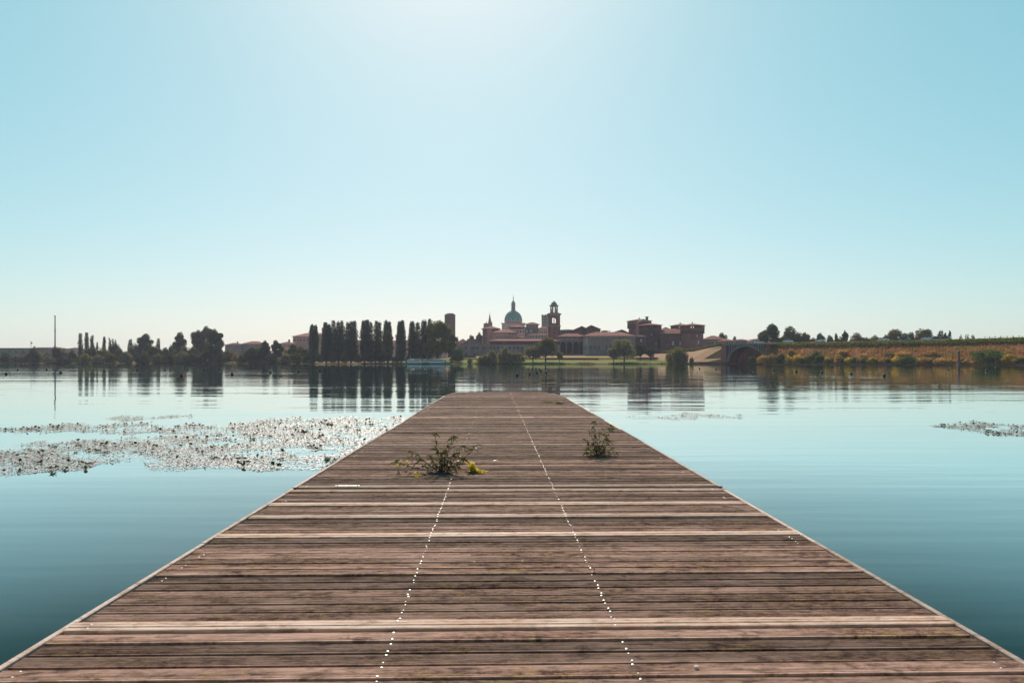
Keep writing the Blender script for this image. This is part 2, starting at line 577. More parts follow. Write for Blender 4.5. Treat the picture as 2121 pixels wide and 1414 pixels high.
def make_land():
    m, nt, nd, ln, p = new_mat('lakeside_grass')
    tc = node(nt, 'ShaderNodeTexCoord')
    o = tc.outputs['Object']
    n1 = noise(nt, mapping(nt, o, (0.012, 0.05, 0.2)).outputs[0], 1.0, 4)
    n2 = noise(nt, o, 0.6, 4)
    c = mix(nt, ramp(nt, n1.outputs[0], [(0.50, 0.0), (0.64, 1.0)]).outputs[0], (0.105, 0.145, 0.022), (0.25, 0.165, 0.068))
    geo = node(nt, 'ShaderNodeNewGeometry')
    sep = node(nt, 'ShaderNodeSeparateXYZ')
    ln.new(geo.outputs['Position'], sep.inputs[0])
    zr = ramp(nt, sep.outputs['Z'], [(0.0, 1.0), (1.0, 1.0)])
    mr = node(nt, 'ShaderNodeMapRange')
    mr.inputs[1].default_value = 2.6
    mr.inputs[2].default_value = 3.6
    ln.new(sep.outputs['Z'], mr.inputs[0])
    c = mix(nt, mr.outputs[0], c, (0.29, 0.185, 0.078))
    lx_ = node(nt, 'ShaderNodeMapRange')
    lx_.inputs[1].default_value = -40
    lx_.inputs[2].default_value = -90
    ln.new(sep.outputs['X'], lx_.inputs[0])
    c = mix(nt, lx_.outputs[0], c, mix(nt, ramp(nt, n1.outputs[0], [(0.40, 0.0), (0.55, 1.0)]).outputs[0], (0.10, 0.095, 0.04), (0.24, 0.155, 0.085)))
    mud = node(nt, 'ShaderNodeMapRange')
    mud.inputs[1].default_value = 0.15
    mud.inputs[2].default_value = 0.45
    ln.new(sep.outputs['Z'], mud.inputs[0])
    c = mix(nt, mud.outputs[0], (0.05, 0.045, 0.03), c)
    c = mix(nt, 0.5, c, ramp(nt, n2.outputs[0], [(0.3, 0.55), (0.7, 1.0)]).outputs[0], 'MULTIPLY')
    ln.new(c, p.inputs['Base Color'])
    p.inputs['Roughness'].default_value = 1.0
    p.inputs['Specular IOR Level'].default_value = 0.05
    bump(nt, n2.outputs[0], 0.25, 1.0, p)
    offs = [-8, 0, 1.5, 4, 8, 14, 20, 34, 48, 52, 54, 75, 112, 200, 300, 700, 1500, 2600]
    pxs = list(range(-900, 1500, 12)) + [1496, 1500, 1503, 1510] + list(range(1530, 3001, 30))
    rnd = random.Random(3)
    vs, fs = [], []
    k = len(offs)
    for px in pxs:
        S = interp(px, SHORE) + rnd.uniform(-1.2, 1.2)
        for d in offs:
            Y = S + d
            z = land_h(px, d)
            if 2 < d < 50:
                z += rnd.uniform(-0.08, 0.08)
            vs.append((X(px, S) * (1 + d / S), Y, z))
    for i in range(len(pxs) - 1):
        for j in range(k - 1):
            a = i * k + j
            fs.append((a, a + k, a + k + 1, a + 1))
    me = MB().add(vs, fs).mesh('land')
    tag(link('lakeside_land', me, m), kind='structure')


make_land()

CAUSE = [(1560, 388), (1590, 386), (1650, 376), (1800, 348), (2121, 300), (2500, 258), (2900, 225)]
CREST = [(1560, 711), (1700, 709.5), (1800, 708), (1900, 706), (2000, 703.5), (2121, 700), (2500, 688), (2900, 674)]


def cause_z(px, d):
    S = interp(px, CAUSE)
    c = Z(interp(px, CREST), S + 24)
    prof = [(-6, -1.5), (0, 0.0), (0.8, 0.08 * c), (6, 0.22 * c), (14, 0.58 * c), (19.5, 0.80 * c), (23.5, 0.97 * c), (26, c), (30, c + 0.55), (42, c + 0.55),
            (62, -1.0)]
    return interp(d, prof)


def cause_pt(px, d):
    S = interp(px, CAUSE)
    return Vector((X(px, S) * (1 + d / S), S + d, cause_z(px, d)))


def make_causeway():
    m, nt, nd, ln, p = new_mat('embankment_grass')
    tc = node(nt, 'ShaderNodeTexCoord')
    o = tc.outputs['Object']
    n1 = noise(nt, mapping(nt, o, (0.06, 0.06, 0.12)).outputs[0], 1.0, 4)
    n2 = noise(nt, o, 0.9, 4)
    c = mix(nt, ramp(nt, n1.outputs[0], [(0.40, 0.0), (0.52, 1.0)]).outputs[0], (0.16, 0.13, 0.05), (0.34, 0.145, 0.075))
    c = mix(nt, 0.5, c, ramp(nt, n2.outputs[0], [(0.3, 0.5), (0.7, 1.0)]).outputs[0], 'MULTIPLY')
    ln.new(c, p.inputs['Base Color'])
    p.inputs['Roughness'].default_value = 1.0
    p.inputs['Specular IOR Level'].default_value = 0.05
    bump(nt, n2.outputs[0], 0.4, 1.0, p)
    offs = [-6, 0, 0.8, 3, 6, 10, 14, 19.5, 23.5, 26, 30, 42, 62]
    pxs = list(range(1578, 2900, 14))
    rnd = random.Random(5)
    vs, fs = [], []
    k = len(offs)
    for px in pxs:
        for d in offs:
            q = cause_pt(px, d)
            if 2 < d < 22:
                q.z += rnd.uniform(-0.25, 0.25)
            vs.append(q)
    for i in range(len(pxs) - 1):
        for j in range(k - 1):
            a = i * k + j
            fs.append((a, a + k, a + k + 1, a + 1))
    fs.append(tuple(range(k)))
    tag(link('causeway_embankment', MB().add(vs, fs).mesh('causeway'), m), kind='structure')
    # road on the crest
    vs, fs = [], []
    for px in pxs:
        for d in (30, 40):
            q = cause_pt(px, d)
            q.z += 0.02
            vs.append(q)
    for i in range(len(pxs) - 1):
        fs.append((2 * i, 2 * i + 2, 2 * i + 3, 2 * i + 1))
    tag(link('road', MB().add(vs, fs).mesh('road'), M['asphalt']), kind='structure')


make_causeway()


def west_mound():
    """tan grass mound that carries the road up to the bridge from the town side"""
    m, nt, nd, ln, p = new_mat('mound_grass')
    tc = node(nt, 'ShaderNodeTexCoord')
    n1 = noise(nt, tc.outputs['Object'], 0.12, 5)
    n2 = noise(nt, tc.outputs['Object'], 1.2, 4)
    c = mix(nt, ramp(nt, n1.outputs[0], [(0.42, 0.0), (0.6, 1.0)]).outputs[0], (0.30, 0.142, 0.062), (0.23, 0.14, 0.052))
    c = mix(nt, 0.4, c, ramp(nt, n2.outputs[0], [(0.3, 0.6), (0.7, 1.0)]).outputs[0], 'MULTIPLY')
    ln.new(c, p.inputs['Base Color'])
    p.inputs['Roughness'].default_value = 1.0
    bump(nt, n2.outputs[0], 0.3, 1.0, p)
    ridge = [(1330, 505, 734), (1395, 490, 731), (1440, 470, 727), (1470, 448, 720), (1497, 432, 715)]
    foot = [(1330, 470), (1395, 455), (1425, 440), (1452, 431), (1497, 423)]
    vs, fs = [], []
    for (px, Yr, py), (pf, Yf) in zip(ridge, foot):
        zr_ = Z(py, Yr)
        a = Vector((X(pf, Yf), Yf, 0.4))
        b = Vector((X(px, Yr), Yr, zr_))
        bx = b + Vector((2.0, 14, 0))
        e = Vector((X(px, Yr) + 4, Yr + 45, 0.5))
        for q in (a, a.lerp(b, 0.3) + Vector((0, 0, -0.2)), a.lerp(b, 0.8) + Vector((0, 0, 0.5)), b, bx, e):
            vs.append(q)
    k = 6
    for i in range(4):
        for j in range(k - 1):
            a = i * k + j
            fs.append((a, a + k, a + k + 1, a + 1))
    fs.append(tuple(range(24 + k - 1, 24 - 1, -1)))
    tag(link('bridge_mound', MB().add(vs, fs).mesh('mound'), m), kind='structure')
    return ridge


RIDGE = west_mound()


# ------------------------------------------------------------------ leaf clouds
def leaf_mesh(name, P, size, nr, up=0.0, outward=None, elong=1.4):
    """P: (n,3) centres -> mesh of n rhombic leaf clumps with random attitude"""
    n = len(P)
    a = nr.normal(size=(n, 3))
    if outward is not None:
        a = a * 0.8 + outward
    a /= np.linalg.norm(a, axis=1)[:, None] + 1e-9
    t = nr.normal(size=(n, 3))
    t[:, 2] += up
    u = np.cross(a, t)
    u /= np.linalg.norm(u, axis=1)[:, None] + 1e-9
    v = np.cross(a, u)
    s = (size * nr.uniform(0.6, 1.35, n))[:, None]
    u = u * s * 0.5
    v = v * s * 0.5 * elong
    V = np.empty((n, 4, 3))
    V[:, 0] = P - v
    V[:, 1] = P + u * 0.9 - v * 0.1
    V[:, 2] = P + v
    V[:, 3] = P - u * 0.9 + v * 0.15
    V = V.reshape(-1, 3)
    me = bpy.data.meshes.new(name)
    me.vertices.add(4 * n)
    me.vertices.foreach_set('co', V.astype(np.float32).ravel())
    me.loops.add(4 * n)
    me.loops.foreach_set('vertex_index', np.arange(4 * n, dtype=np.int32))
    me.polygons.add(n)
    me.polygons.foreach_set('loop_start', np.arange(0, 4 * n, 4, dtype=np.int32))
    me.update(calc_edges=True)
    me.validate()
    return me


seed_count = [100]


def next_rng():
    seed_count[0] += 1
    return np.random.default_rng(seed_count[0])


def lobes_points(lobes, n, nr, lo=0.45):
    vol = np.array([(l[1][0] * l[1][1] * l[1][2]) ** 0.62 for l in lobes])
    idx = nr.choice(len(lobes), n, p=vol / vol.sum())
    C = np.array([l[0] for l in lobes])[idx]
    RR = np.array([l[1] for l in lobes])[idx]
    d = nr.normal(size=(n, 3))
    d /= np.linalg.norm(d, axis=1)[:, None]
    r = lo + (1.04 - lo) * nr.uniform(0, 1, n) ** 0.6
    # ragged outline
    r *= 1 + 0.10 * np.sin(d[:, 0] * 9 + C[:, 0]) * np.cos(d[:, 2] * 8 + C[:, 1]) + nr.normal(0, 0.05, n)
    return C + d * RR * r[:, None], d


def tree(name, px, Y, py_top, w_px, mat, label, group=None, cat='tree', py_base=None, zbase=None, style='round', leaf=0.55, dens=1.0,
         trunk_frac=0.18):
    nr = next_rng()
    x = X(px, Y)
    if zbase is None:
        zbase = 1.2 if py_base is None else Z(py_base, Y)
    H = Z(py_top, Y) - zbase
    W = w_px / FPX * Y
    root = empty(name, (x, Y, zbase))
    tag(root, label, cat, group)
    lobes = []
    if style == 'poplar':
        k = 2 + int(nr.integers(0, 2))
        for i in range(k):
            ox = (i - (k - 1) / 2) * W * 0.27 + nr.uniform(-0.1, 0.1) * W
            oy = nr.uniform(-0.2, 0.2) * W
            hh = H * (1.0 if i == int(nr.integers(0, k)) else nr.uniform(0.93, 1.0))
            steps = 9
            for s in range(steps):
                t = (s + 0.5) / steps
                prof = (math.sin(math.pi * min(1, (t * 0.90 + 0.09)) ** 0.72)) ** 0.36
                r = W * 0.30 * prof * nr.uniform(0.92, 1.1) + 0.25
                lobes.append(((ox + nr.uniform(-0.25, 0.25), oy + nr.uniform(-0.3, 0.3), H * 0.05 + hh * 0.94 * t),
                              (r, r, hh / steps * 0.95)))
            lobes.append(((ox, oy, hh * 0.97), (W * 0.10, W * 0.10, hh * 0.035)))
        n = int(26 * H * W * dens)
        P, d = lobes_points(lobes, n, nr, 0.3)
        P[:, 2] = np.clip(P[:, 2], H * 0.03, H * 1.01)
        crown = leaf_mesh('crown', P, leaf, nr, 2.0, d * 0.6)
    elif style == 'willow':
        for i in range(16):
            a = nr.uniform(0, 2 * math.pi)
            rr = nr.uniform(0.1, 0.36) * W
            zc = H * nr.uniform(0.40, 0.86)
            rr *= math.cos((zc / H - 0.45) * 1.6)
            r = W * nr.uniform(0.13, 0.2)
            lobes.append(((rr * math.cos(a), rr * math.sin(a), zc), (r, r, min(r * 1.5, H - zc))))
        lobes.append(((0, 0, H * 0.6), (W * 0.36, W * 0.36, H * 0.34)))
        for i in range(12):
            a = 2 * math.pi * i / 12 + nr.uniform(-0.2, 0.2)
            lobes.append(((0.38 * W * math.cos(a), 0.38 * W * math.sin(a), H * 0.38), (W * 0.10, W * 0.10, H * nr.uniform(0.16, 0.27))))
        n = int(24 * H * W * dens)
        P, d = lobes_points(lobes, n, nr, 0.35)
        crown = leaf_mesh('crown', P, leaf, nr, 1.0, d * 0.7)
    else:
        low = trunk_frac
        if style == 'bush':
            for i in range(22):
                a = nr.uniform(0, 2 * math.pi)
                rad = W * 0.41 * math.sqrt(nr.uniform(0, 1))
                zm = H * math.sqrt(1 - (rad / (0.5 * W)) ** 2) * nr.uniform(0.72, 1.0)
                zc = zm * nr.uniform(0.35, 0.85)
                r = W * nr.uniform(0.07, 0.14)
                lobes.append(((rad * math.cos(a), rad * math.sin(a) * 0.9, zc), (r, r, max(0.08 * H, (zm - zc) * 1.05))))
            lobes.append(((0, 0, H * 0.2), (W * 0.40, W * 0.38, H * 0.30)))
            lobes.append(((nr.uniform(-0.12, 0.12) * W, 0, H * 0.55), (W * 0.22, W * 0.22, H * 0.44)))
        else:
            for i in range(26):
                a = nr.uniform(0, 2 * math.pi)
                zc = H * (low + (1 - low) * nr.uniform(0.16, 0.86))
                q = (zc / H - low) / (1 - low)
                rad = W * 0.37 * math.sqrt(max(0.05, 1 - (2 * q - 0.9) ** 2)) * nr.uniform(0.45, 1.05)
                r = W * nr.uniform(0.08, 0.18)
                rz = min(r * nr.uniform(0.9, 1.3), H - zc)
                lobes.append(((rad * math.cos(a), rad * math.sin(a) * 0.9, zc), (r, r, rz)))
            lobes.append(((0, 0, H * (low + (1 - low) * 0.48)), (W * 0.29, W * 0.29, H * (1 - low) * 0.42)))
            lobes.append(((nr.uniform(-0.08, 0.08) * W, 0, H * 0.84), (W * 0.18, W * 0.18, H * 0.16)))
        n = int(30 * H * W * dens)
        P, d = lobes_points(lobes, n, nr, 0.4)
        P[:, 2] = np.clip(P[:, 2], 0.05, None)
        crown = leaf_mesh('crown', P, leaf, nr, 0.3, d * 0.7)
    co = link('crown', crown, M[mat], root)
    mb = MB()
    tr = max(0.12, 0.018 * H + 0.012 * W)
    top = H * (0.8 if style == 'poplar' else 0.55)
    if style == 'bush':
        for i in range(3):
            a = nr.uniform(0, 6.28)
            mb.tube([(0.1 * math.cos(a), 0.1 * math.sin(a), -0.3), (0.12 * W * math.cos(a), 0.12 * W * math.sin(a), H * 0.6)], [tr * 0.8, tr * 0.25], 5)
    else:
        bx, by = nr.uniform(-0.03, 0.03, 2) * H
        mb.tube([(0, 0, -0.5), (0, 0, 0.3), (bx * 0.5, by * 0.5, top * 0.5), (bx, by, top)], [tr * 1.4, tr, tr * 0.7, tr * 0.2], 7)
        for i in range(5):
            a = nr.uniform(0, 6.28)
            z0 = H * nr.uniform(0.14, 0.4)
            mb.tube([(0, 0, z0), (0.14 * W * math.cos(a), 0.14 * W * math.sin(a), z0 + 0.1 * H),
                     (0.28 * W * math.cos(a), 0.28 * W * math.sin(a), z0 + 0.28 * H)], [tr * 0.5, tr * 0.35, tr * 0.12], 5)
    mb.build('trunk', M['bark'], root)
    return root


# ------------------------------------------------------------------ buildings
class Bld:
    def __init__(self, name, label, cat, px, Y, zbase, rz=0.0, group=None):
        self.px, self.Y, self.zb = px, Y, zbase
        self.x0 = X(px, Y)
        self.root = empty(name, (self.x0, Y, zbase), rz)
        tag(self.root, label, cat, group)

    def lx(self, px, y0=0.0):
        return X(px, self.Y + y0) - self.x0

    def lz(self, py, y0=0.0):
        return Z(py, self.Y + y0) - self.zb

    def wall(self, px0, px1, pyt, dep, mat, y0=0.0, pyb=None, name='wall', parent=None, zb=-0.5):
        zb_ = zb if pyb is None else self.lz(pyb, y0)
        return MB().box(self.lx(px0, y0), self.lx(px1, y0), y0, y0 + dep, zb_, self.lz(pyt, y0)).build(name, M[mat], parent or self.root)

    def hip(self, px0, px1, pye, pyr, dep, mat, y0=0.0, over=0.7, inset=None, parent=None, name='roof'):
        ze = self.lz(pye, y0)
        zr = Z(pyr, self.Y + y0 + dep / 2) - self.zb
        return MB().hip(self.lx(px0, y0), self.lx(px1, y0), y0, y0 + dep, ze + 0.25, max(zr, ze + 0.6), inset, over).build(name, M[mat], parent or self.root)

    def gable(self, px0, px1, pye, pya, dep, wmat, rmat, y0=0.0, apex=None):
        """gable end facing the lake: wall triangle and two roof slopes"""
        a, b = self.lx(px0, y0), self.lx(px1, y0)
        c = (a + b) / 2 if apex is None else self.lx(apex, y0)
        ze, za = self.lz(pye, y0), self.lz(pya, y0)
        MB().prism([(a, ze), (b, ze), (c, za)], y0 + 0.01, y0 + dep - 0.01).build('gable', M[wmat], self.root)
        t = 0.35
        o = 0.6
        MB().prism([(a - o, ze - 0.25), (c, za + 0.1), (b + o, ze - 0.25), (b + o, ze + t - 0.2), (c, za + t + 0.15), (a - o, ze + t - 0.2)],
                   y0 - 0.6, y0 + dep + 0.4).build('roof', M[rmat], self.root)

    def cornice(self, px0, px1, py, dep, mat, y0=0.0, h=0.5, proud=0.35):
        z = self.lz(py, y0)
        MB().box(self.lx(px0, y0) - proud, self.lx(px1, y0) + proud, y0 - proud, y0 + dep + proud, z - h / 2, z + h / 2).build('cornice', M[mat], self.root)

    def window(self, px, py, w, h, y0=0.0, trim='stone', pane='pane', parent=None, arched=False):
        x, z = self.lx(px, y0), self.lz(py, y0)
        t = 0.18
        par = parent or self.root
        f = MB()
        f.box(x - w / 2 - t, x - w / 2, y0 - 0.14, y0 + 0.05, z - h / 2, z + h / 2)
        f.box(x + w / 2, x + w / 2 + t, y0 - 0.14, y0 + 0.05, z - h / 2, z + h / 2)
        f.box(x - w / 2 - t, x + w / 2 + t, y0 - 0.2, y0 + 0.05, z - h / 2 - t, z - h / 2)
        if arched:
            pr = []
            for k in range(9):
                a = math.pi * k / 8
                pr.append((x + (w / 2 + t) * math.cos(a), z + h / 2 + (w / 2 + t) * math.sin(a)))
            for k in range(8, -1, -1):
                a = math.pi * k / 8
                pr.append((x + (w / 2) * math.cos(a), z + h / 2 + (w / 2) * math.sin(a)))
            f.prism(pr, y0 - 0.14, y0 + 0.05)
        else:
            f.box(x - w / 2 - t, x + w / 2 + t, y0 - 0.16, y0 + 0.05, z + h / 2, z + h / 2 + t)
        fo = f.build('window', M[trim], par)
        p = MB()
        if arched:
            pr = [(x - w / 2, z - h / 2), (x + w / 2, z - h / 2)] + [(x + w / 2 * math.cos(math.pi * k / 8), z + h / 2 + w / 2 * math.sin(math.pi * k / 8)) for k in range(9)]
            p.prism(pr, y0 - 0.03, y0 + 0.05)
        else:
            p.box(x - w / 2, x + w / 2, y0 - 0.03, y0 + 0.05, z - h / 2, z + h / 2)
        if parent is None:
            p.build('pane', M[pane], fo)
        else:
            p.build('pane', M[pane], par)
        return fo

    def chimney(self, px, pyt, pyb, w, y0, mat='brick'):
        x = self.lx(px, y0)
        zt, zb = self.lz(pyt, y0), self.lz(pyb, y0)
        MB().box(x - w / 2, x + w / 2, y0 - w / 2, y0 + w / 2, zb - 0.6, zt).box(x - w * 0.65, x + w * 0.65, y0 - w * 0.65, y0 + w * 0.65, zt - 0.35, zt + 0.05).build('chimney', M[mat], self.root)


def arcade(b, px0, px1, pyt, pyspring, pyb, piers, mat, dep=3.5, y0=0.0, back='brick_dark'):
    """wall pierced by round arches; piers: list of (px centre, half width m)"""
    x0, x1 = b.lx(px0, y0), b.lx(px1, y0)
    zt, zs, zb = b.lz(pyt, y0), b.lz(pyspring, y0), b.lz(pyb, y0)
    mb = MB()
    cs = [(b.lx(p, y0), hw) for p, hw in piers]
    edges = [x0]
    for c, hw in cs:
        edges += [c - hw, c + hw]
    edges.append(x1)
    for i in range(0, len(edges), 2):
        mb.box(edges[i], edges[i + 1], y0, y0 + 0.9, zb, zs)
    prof_top = []
    for i, (c, hw) in enumerate(cs):
        lft = (edges[2 * i] + edges[2 * i + 1]) / 2 if i else x0
        rgt = (edges[2 * i + 2] + edges[2 * i + 3]) / 2 if i < len(cs) - 1 else x1
        arc = [(c + hw * math.cos(math.pi * k / 12), zs + hw * math.sin(math.pi * k / 12)) for k in range(13)]
        # left and right half as separate convex-ish strips
        for k in range(12):
            (ax, az), (bx, bz) = arc[k], arc[k + 1]
            mb.prism([(bx, bz), (ax, az), (ax, zt), (bx, zt)], y0, y0 + 0.9)
        mb.box(lft, c - hw, y0, y0 + 0.9, zs, zt)
        mb.box(c + hw, rgt, y0, y0 + 0.9, zs, zt)
    mb.build('arcade_wall', M[mat], b.root)
    MB().box(x0, x1, y0 + dep, y0 + dep + 0.6, zb, zt).build('back_wall', M[back], b.root)
    for i in range(len(cs)):
        c, hw = cs[i]
        MB().box(c - hw, c + hw, y0 + 0.2, y0 + 0.4, zb, zb + 1.0).build('parapet', M['stone'], b.root)


def town():
    GB = 5.6
    # tall far tower with a blunt octagonal top
    b = Bld('brick_tower', 'tall plain dark brick tower rising behind the big shore tree', 'tower', 932, 850, 6.0, R(38))
    a = 8.9 / 1.0
    H = b.lz(653)
    MB().box(-a / 2, a / 2, -a / 2, a / 2, -1, H).build('shaft', M['brick_dark'], b.root)
    MB().box(-a / 2 - 0.25, a / 2 + 0.25, -a / 2 - 0.25, a / 2 + 0.25, H, H + 0.5).build('cornice', M['brick'], b.root)
    MB().add([(-a / 2, -a / 2, H + 0.5), (a / 2, -a / 2, H + 0.5), (a / 2, a / 2, H + 0.5), (-a / 2, a / 2, H + 0.5),
              (-2.6, -2.6, H + 2.3), (2.6, -2.6, H + 2.3), (2.6, 2.6, H + 2.3), (-2.6, 2.6, H + 2.3)],
             [(4, 5, 6, 7), (0, 1, 5, 4), (1, 2, 6, 5), (2, 3, 7, 6), (3, 0, 4, 7)]).build('roof', M['tile_dark'], b.root)
    # slim grey tower with a few holes
    b = Bld('medieval_tower', 'grey tower with small holes half hidden by the bell tower', 'tower', 1130, 800, 6.0)
    b.wall(1122.3, 1139, 652.5, 9, 'concrete', name='shaft')
    for px in (1123.5, 1130, 1136):
        MB().box(b.lx(px) - 0.8, b.lx(px) + 0.8, 0.1, 1.2, b.lz(652.5), b.lz(651)).build('merlon', M['concrete'], b.root)
    for px, py in ((1126, 658), (1134, 658.5), (1126, 664), (1133, 664)):
        b.window(px, py, 0.7, 0.9, trim='concrete', pane='pane_pale')
    # ---- domed church
    b = Bld('domed_church', 'great church with green copper dome, stone drum and lantern', 'church', 1063.2, 1000, 6.0)
    u = 1000 / FPX
    r = 18.2 * u
    zs = b.lz(664.5)
    MB().box(-23.5 * u, 23.5 * u, -13, 20, -1, b.lz(670)).build('nave', M['plaster_pink'], b.root)
    MB().hip(-23.5 * u, 23.5 * u, -13, 20, b.lz(670) + 0.2, b.lz(668.2), over=1.0).build('roof', M['tile'], b.root)
    drum = MB().lathe([(r * 0.98, b.lz(674)), (r * 0.98, zs - 0.8), (r * 1.05, zs - 0.8), (r * 1.05, zs)], 24).build('drum', M['plaster_pink'], b.root)
    for k in range(9):
        an = -math.pi + math.pi * (k + 0.5) / 9
        cxx, cyy = math.cos(an) * r * 0.985, math.sin(an) * r * 0.985
        o = MB().box(-0.75, 0.75, -0.15, 0.15, b.lz(671.5), b.lz(667.2)).build('window', M['pane'], drum)
        o.location = (cxx, cyy, 0)
        o.rotation_euler = (0, 0, an + math.pi / 2)
    prof = [(r * math.cos(t), zs + 21.2 * u * math.sin(t)) for t in [math.pi / 2 * k / 12 for k in range(12)]] + [(2.6, zs + 21.0 * u)]
    dome = MB().lathe(prof, 32).build('dome', M['copper'], b.root, True)
    for k in range(16):
        an = 2 * math.pi * k / 16
        pts = [((r * math.cos(t) + 0.05) * math.cos(an), (r * math.cos(t) + 0.05) * math.sin(an), zs + 21.2 * u * math.sin(t) + 0.05) for t in [math.pi / 2 * j / 8 for j in range(8)]]
        MB().tube(pts, 0.22, 4).build('rib', M['copper'], dome)
    for k in range(6):
        an = -math.pi + math.pi * (k + 0.5) / 6
        o = MB().box(-0.9, 0.9, -0.4, 0.6, 0, 1.8).build('dormer', M['plaster_pale'], dome)
        o.location = (math.cos(an) * r * 0.98, math.sin(an) * r * 0.98, zs + 0.5)
        o.rotation_euler = (0, 0, an + math.pi / 2)
    zl = zs + 20.6 * u
    lan = MB().lathe([(3.6, zl - 0.6), (3.3, zl + 1.2), (2.3, zl + 1.3), (2.3, zl + 1.6)], 12)
    lan.lathe([(1.5, zl + 1.5), (1.5, zl + 8.6)], 10)
    for k in range(8):
        an = 2 * math.pi * k / 8
        lan.tube([(2.3 * math.cos(an), 2.3 * math.sin(an), zl + 1.5), (2.3 * math.cos(an), 2.3 * math.sin(an), zl + 8.8)], 0.42, 5)
    lan.lathe([(3.0, zl + 8.6), (3.0, zl + 9.6)], 12)
    lan.build('lantern', M['stone'], b.root)
    cp = MB().lathe([(2.7, zl + 9.6), (2.4, zl + 11.2), (1.5, zl + 12.8), (0.7, zl + 13.8), (0.5, zl + 16.0), (0.12, zl + 17.0)], 12).build('cupola', M['copper'], b.root, True)
    MB().lathe([(0.1, zl + 16.9), (0.75, zl + 17.5), (0.75, zl + 18.0), (0.1, zl + 18.6)], 8).tube([(0, 0, zl + 18.5), (0, 0, zl + 21.5)], 0.16, 5).box(-0.8, 0.8, -0.12, 0.12, zl + 20.2, zl + 20.5).build('cross', M['dark_metal'], cp)
    # ---- gothic bell tower with spire
    b = Bld('spired_bell_tower', 'small brick bell tower with a thin pointed spire', 'tower', 1014.5, 980, 6.0)
    b.wall(1007, 1019.5, 669.5, 8, 'brick')
    MB().add([(b.lx(1001.5), 0.3, b.lz(670)), (b.lx(1007), 0.3, b.lz(668.5)), (b.lx(1007), 8, b.lz(668.5)), (b.lx(1001.5), 8, b.lz(670)),
              (b.lx(1001.5), 0.3, 0), (b.lx(1007), 0.3, 0), (b.lx(1007), 8, 0), (b.lx(1001.5), 8, 0)],
             [(0, 1, 2, 3), (4, 5, 1, 0), (5, 6, 2, 1), (7, 4, 0, 3)]).build('side_wing', M['plaster'], b.root)
    zc = b.lz(669.5)
    MB().lathe([(2.6, zc), (2.2, zc + 1.0), (0.12, b.lz(648.5))], 8, (b.lx(1014.3), 4, 0)).build('spire', M['brick'], b.root)
    MB().tube([(b.lx(1014.3), 4, b.lz(649)), (b.lx(1014.3), 4, b.lz(644))], 0.12, 5).build('cross', M['dark_metal'], b.root)
    for px in (1010.5, 1016):
        b.window(px, 675, 1.2, 2.6, arched=True, trim='brick')
    for dx in (1008, 1018.7):
        MB().lathe([(0.7, zc), (0.1, zc + 3)], 6, (b.lx(dx), 1, 0)).build('pinnacle', M['brick'], b.root)
    # ---- cluster between church and bell tower
    b = Bld('corner_palace', 'tall red brick palace block with low hipped roof, left of the church dome', 'building', 1016, 640, GB)
    b.wall(999.5, 1034, 681, 16, 'brick')
    b.wall(1009, 1018.5, 681.6, 14, 'brick_pink', y0=-1.2, name='corner_bay')
    b.hip(999.5, 1034, 681, 675.0, 16, 'tile', over=1.1)
    for px in (1003, 1007, 1022, 1028):
        b.window(px, 690, 0.9, 1.5)
    for px in (1003, 1007, 1022.5, 1029):
        b.window(px, 700, 0.9, 1.5)
    b = Bld('long_brick_palace', 'long pinkish brick palace with two rows of small windows below the dome', 'building', 1046, 622, GB)
    b.wall(1019, 1071.5, 689, 16, 'brick_pink')
    b.hip(1019, 1071.5, 689, 682.5, 16, 'tile', over=0.9)
    for i in range(7):
        b.window(1041 + i * 5.2 - 12, 698.5, 0.7, 1.3)
    for px in (1056.5, 1062, 1067.5):
        b.window(px, 691.2, 0.9, 1.4)
    for i in range(5):
        b.window(1024 + i * 5.5, 704.5, 0.6, 0.8)
    b = Bld('loggia_house', 'flat topped loggia house with wide tiled eaves in front of dome', 'building', 1070, 655, GB)
    b.wall(1055, 1087, 681, 12, 'plaster_pink')
    for i in range(8):
        x = b.lx(1055.8 + i * 4.35)
        MB().box(x - 0.22, x + 0.22, 0.0, 0.45, b.lz(681), b.lz(677.6)).build('post', M['stone'], b.root)
    MB().box(b.lx(1055), b.lx(1087), 3, 11.5, b.lz(681), b.lz(677.6)).build('back_wall', M['brick_dark'], b.root)
    b.hip(1053.5, 1088, 677.4, 673.6, 12, 'tile', over=0.9)
    for px in (1060, 1066, 1072, 1078, 1084):
        b.window(px, 686.5, 0.9, 1.6)
    b = Bld('grey_palace', 'grey palace block with two pale tall windows under a pink hipped roof', 'building', 1102, 660, GB)
    b.wall(1087.5, 1116, 679, 14, 'plaster')
    b.wall(1090, 1115, 672.5, 9, 'brick_pink', y0=3, name='upper_wall')
    b.hip(1089, 1116, 672, 667.3, 9, 'tile', y0=3, over=1.0)
    for px in (1091, 1099.8):
        b.window(px, 686.5, 1.3, 2.4, arched=True, pane='pane_pale')
    for px in (1108, 1113):
        b.window(px, 686.5, 1.1, 2.2)
    for px in (1093, 1099, 1105, 1111):
        b.window(px, 675.5, 0.8, 1.2, y0=3)
    b = Bld('pink_palace', 'pale pink palace with rows of windows left of the bell tower', 'building', 1127, 652, GB)
    b.wall(1115.5, 1138, 681, 13, 'plaster_pink')
    b.hip(1115.5, 1138, 681, 675.3, 13, 'tile', over=0.8)
    for row, py in enumerate((687.5, 697)):
        for px in (1119, 1123.2, 1127.4, 1131.6):
            b.window(px, py, 0.95, 2.0 if row == 0 else 1.5, trim='plaster_pale')
    b = Bld('low_terrace_house', 'low dark roofed terrace with pale pink wall below the pink palace', 'building', 1104, 618, GB)
    b.wall(1071, 1137, 699.5, 12, 'plaster_pink')
    b.hip(1070.5, 1090, 699.5, 696, 12, 'tile_dark', over=0.7)
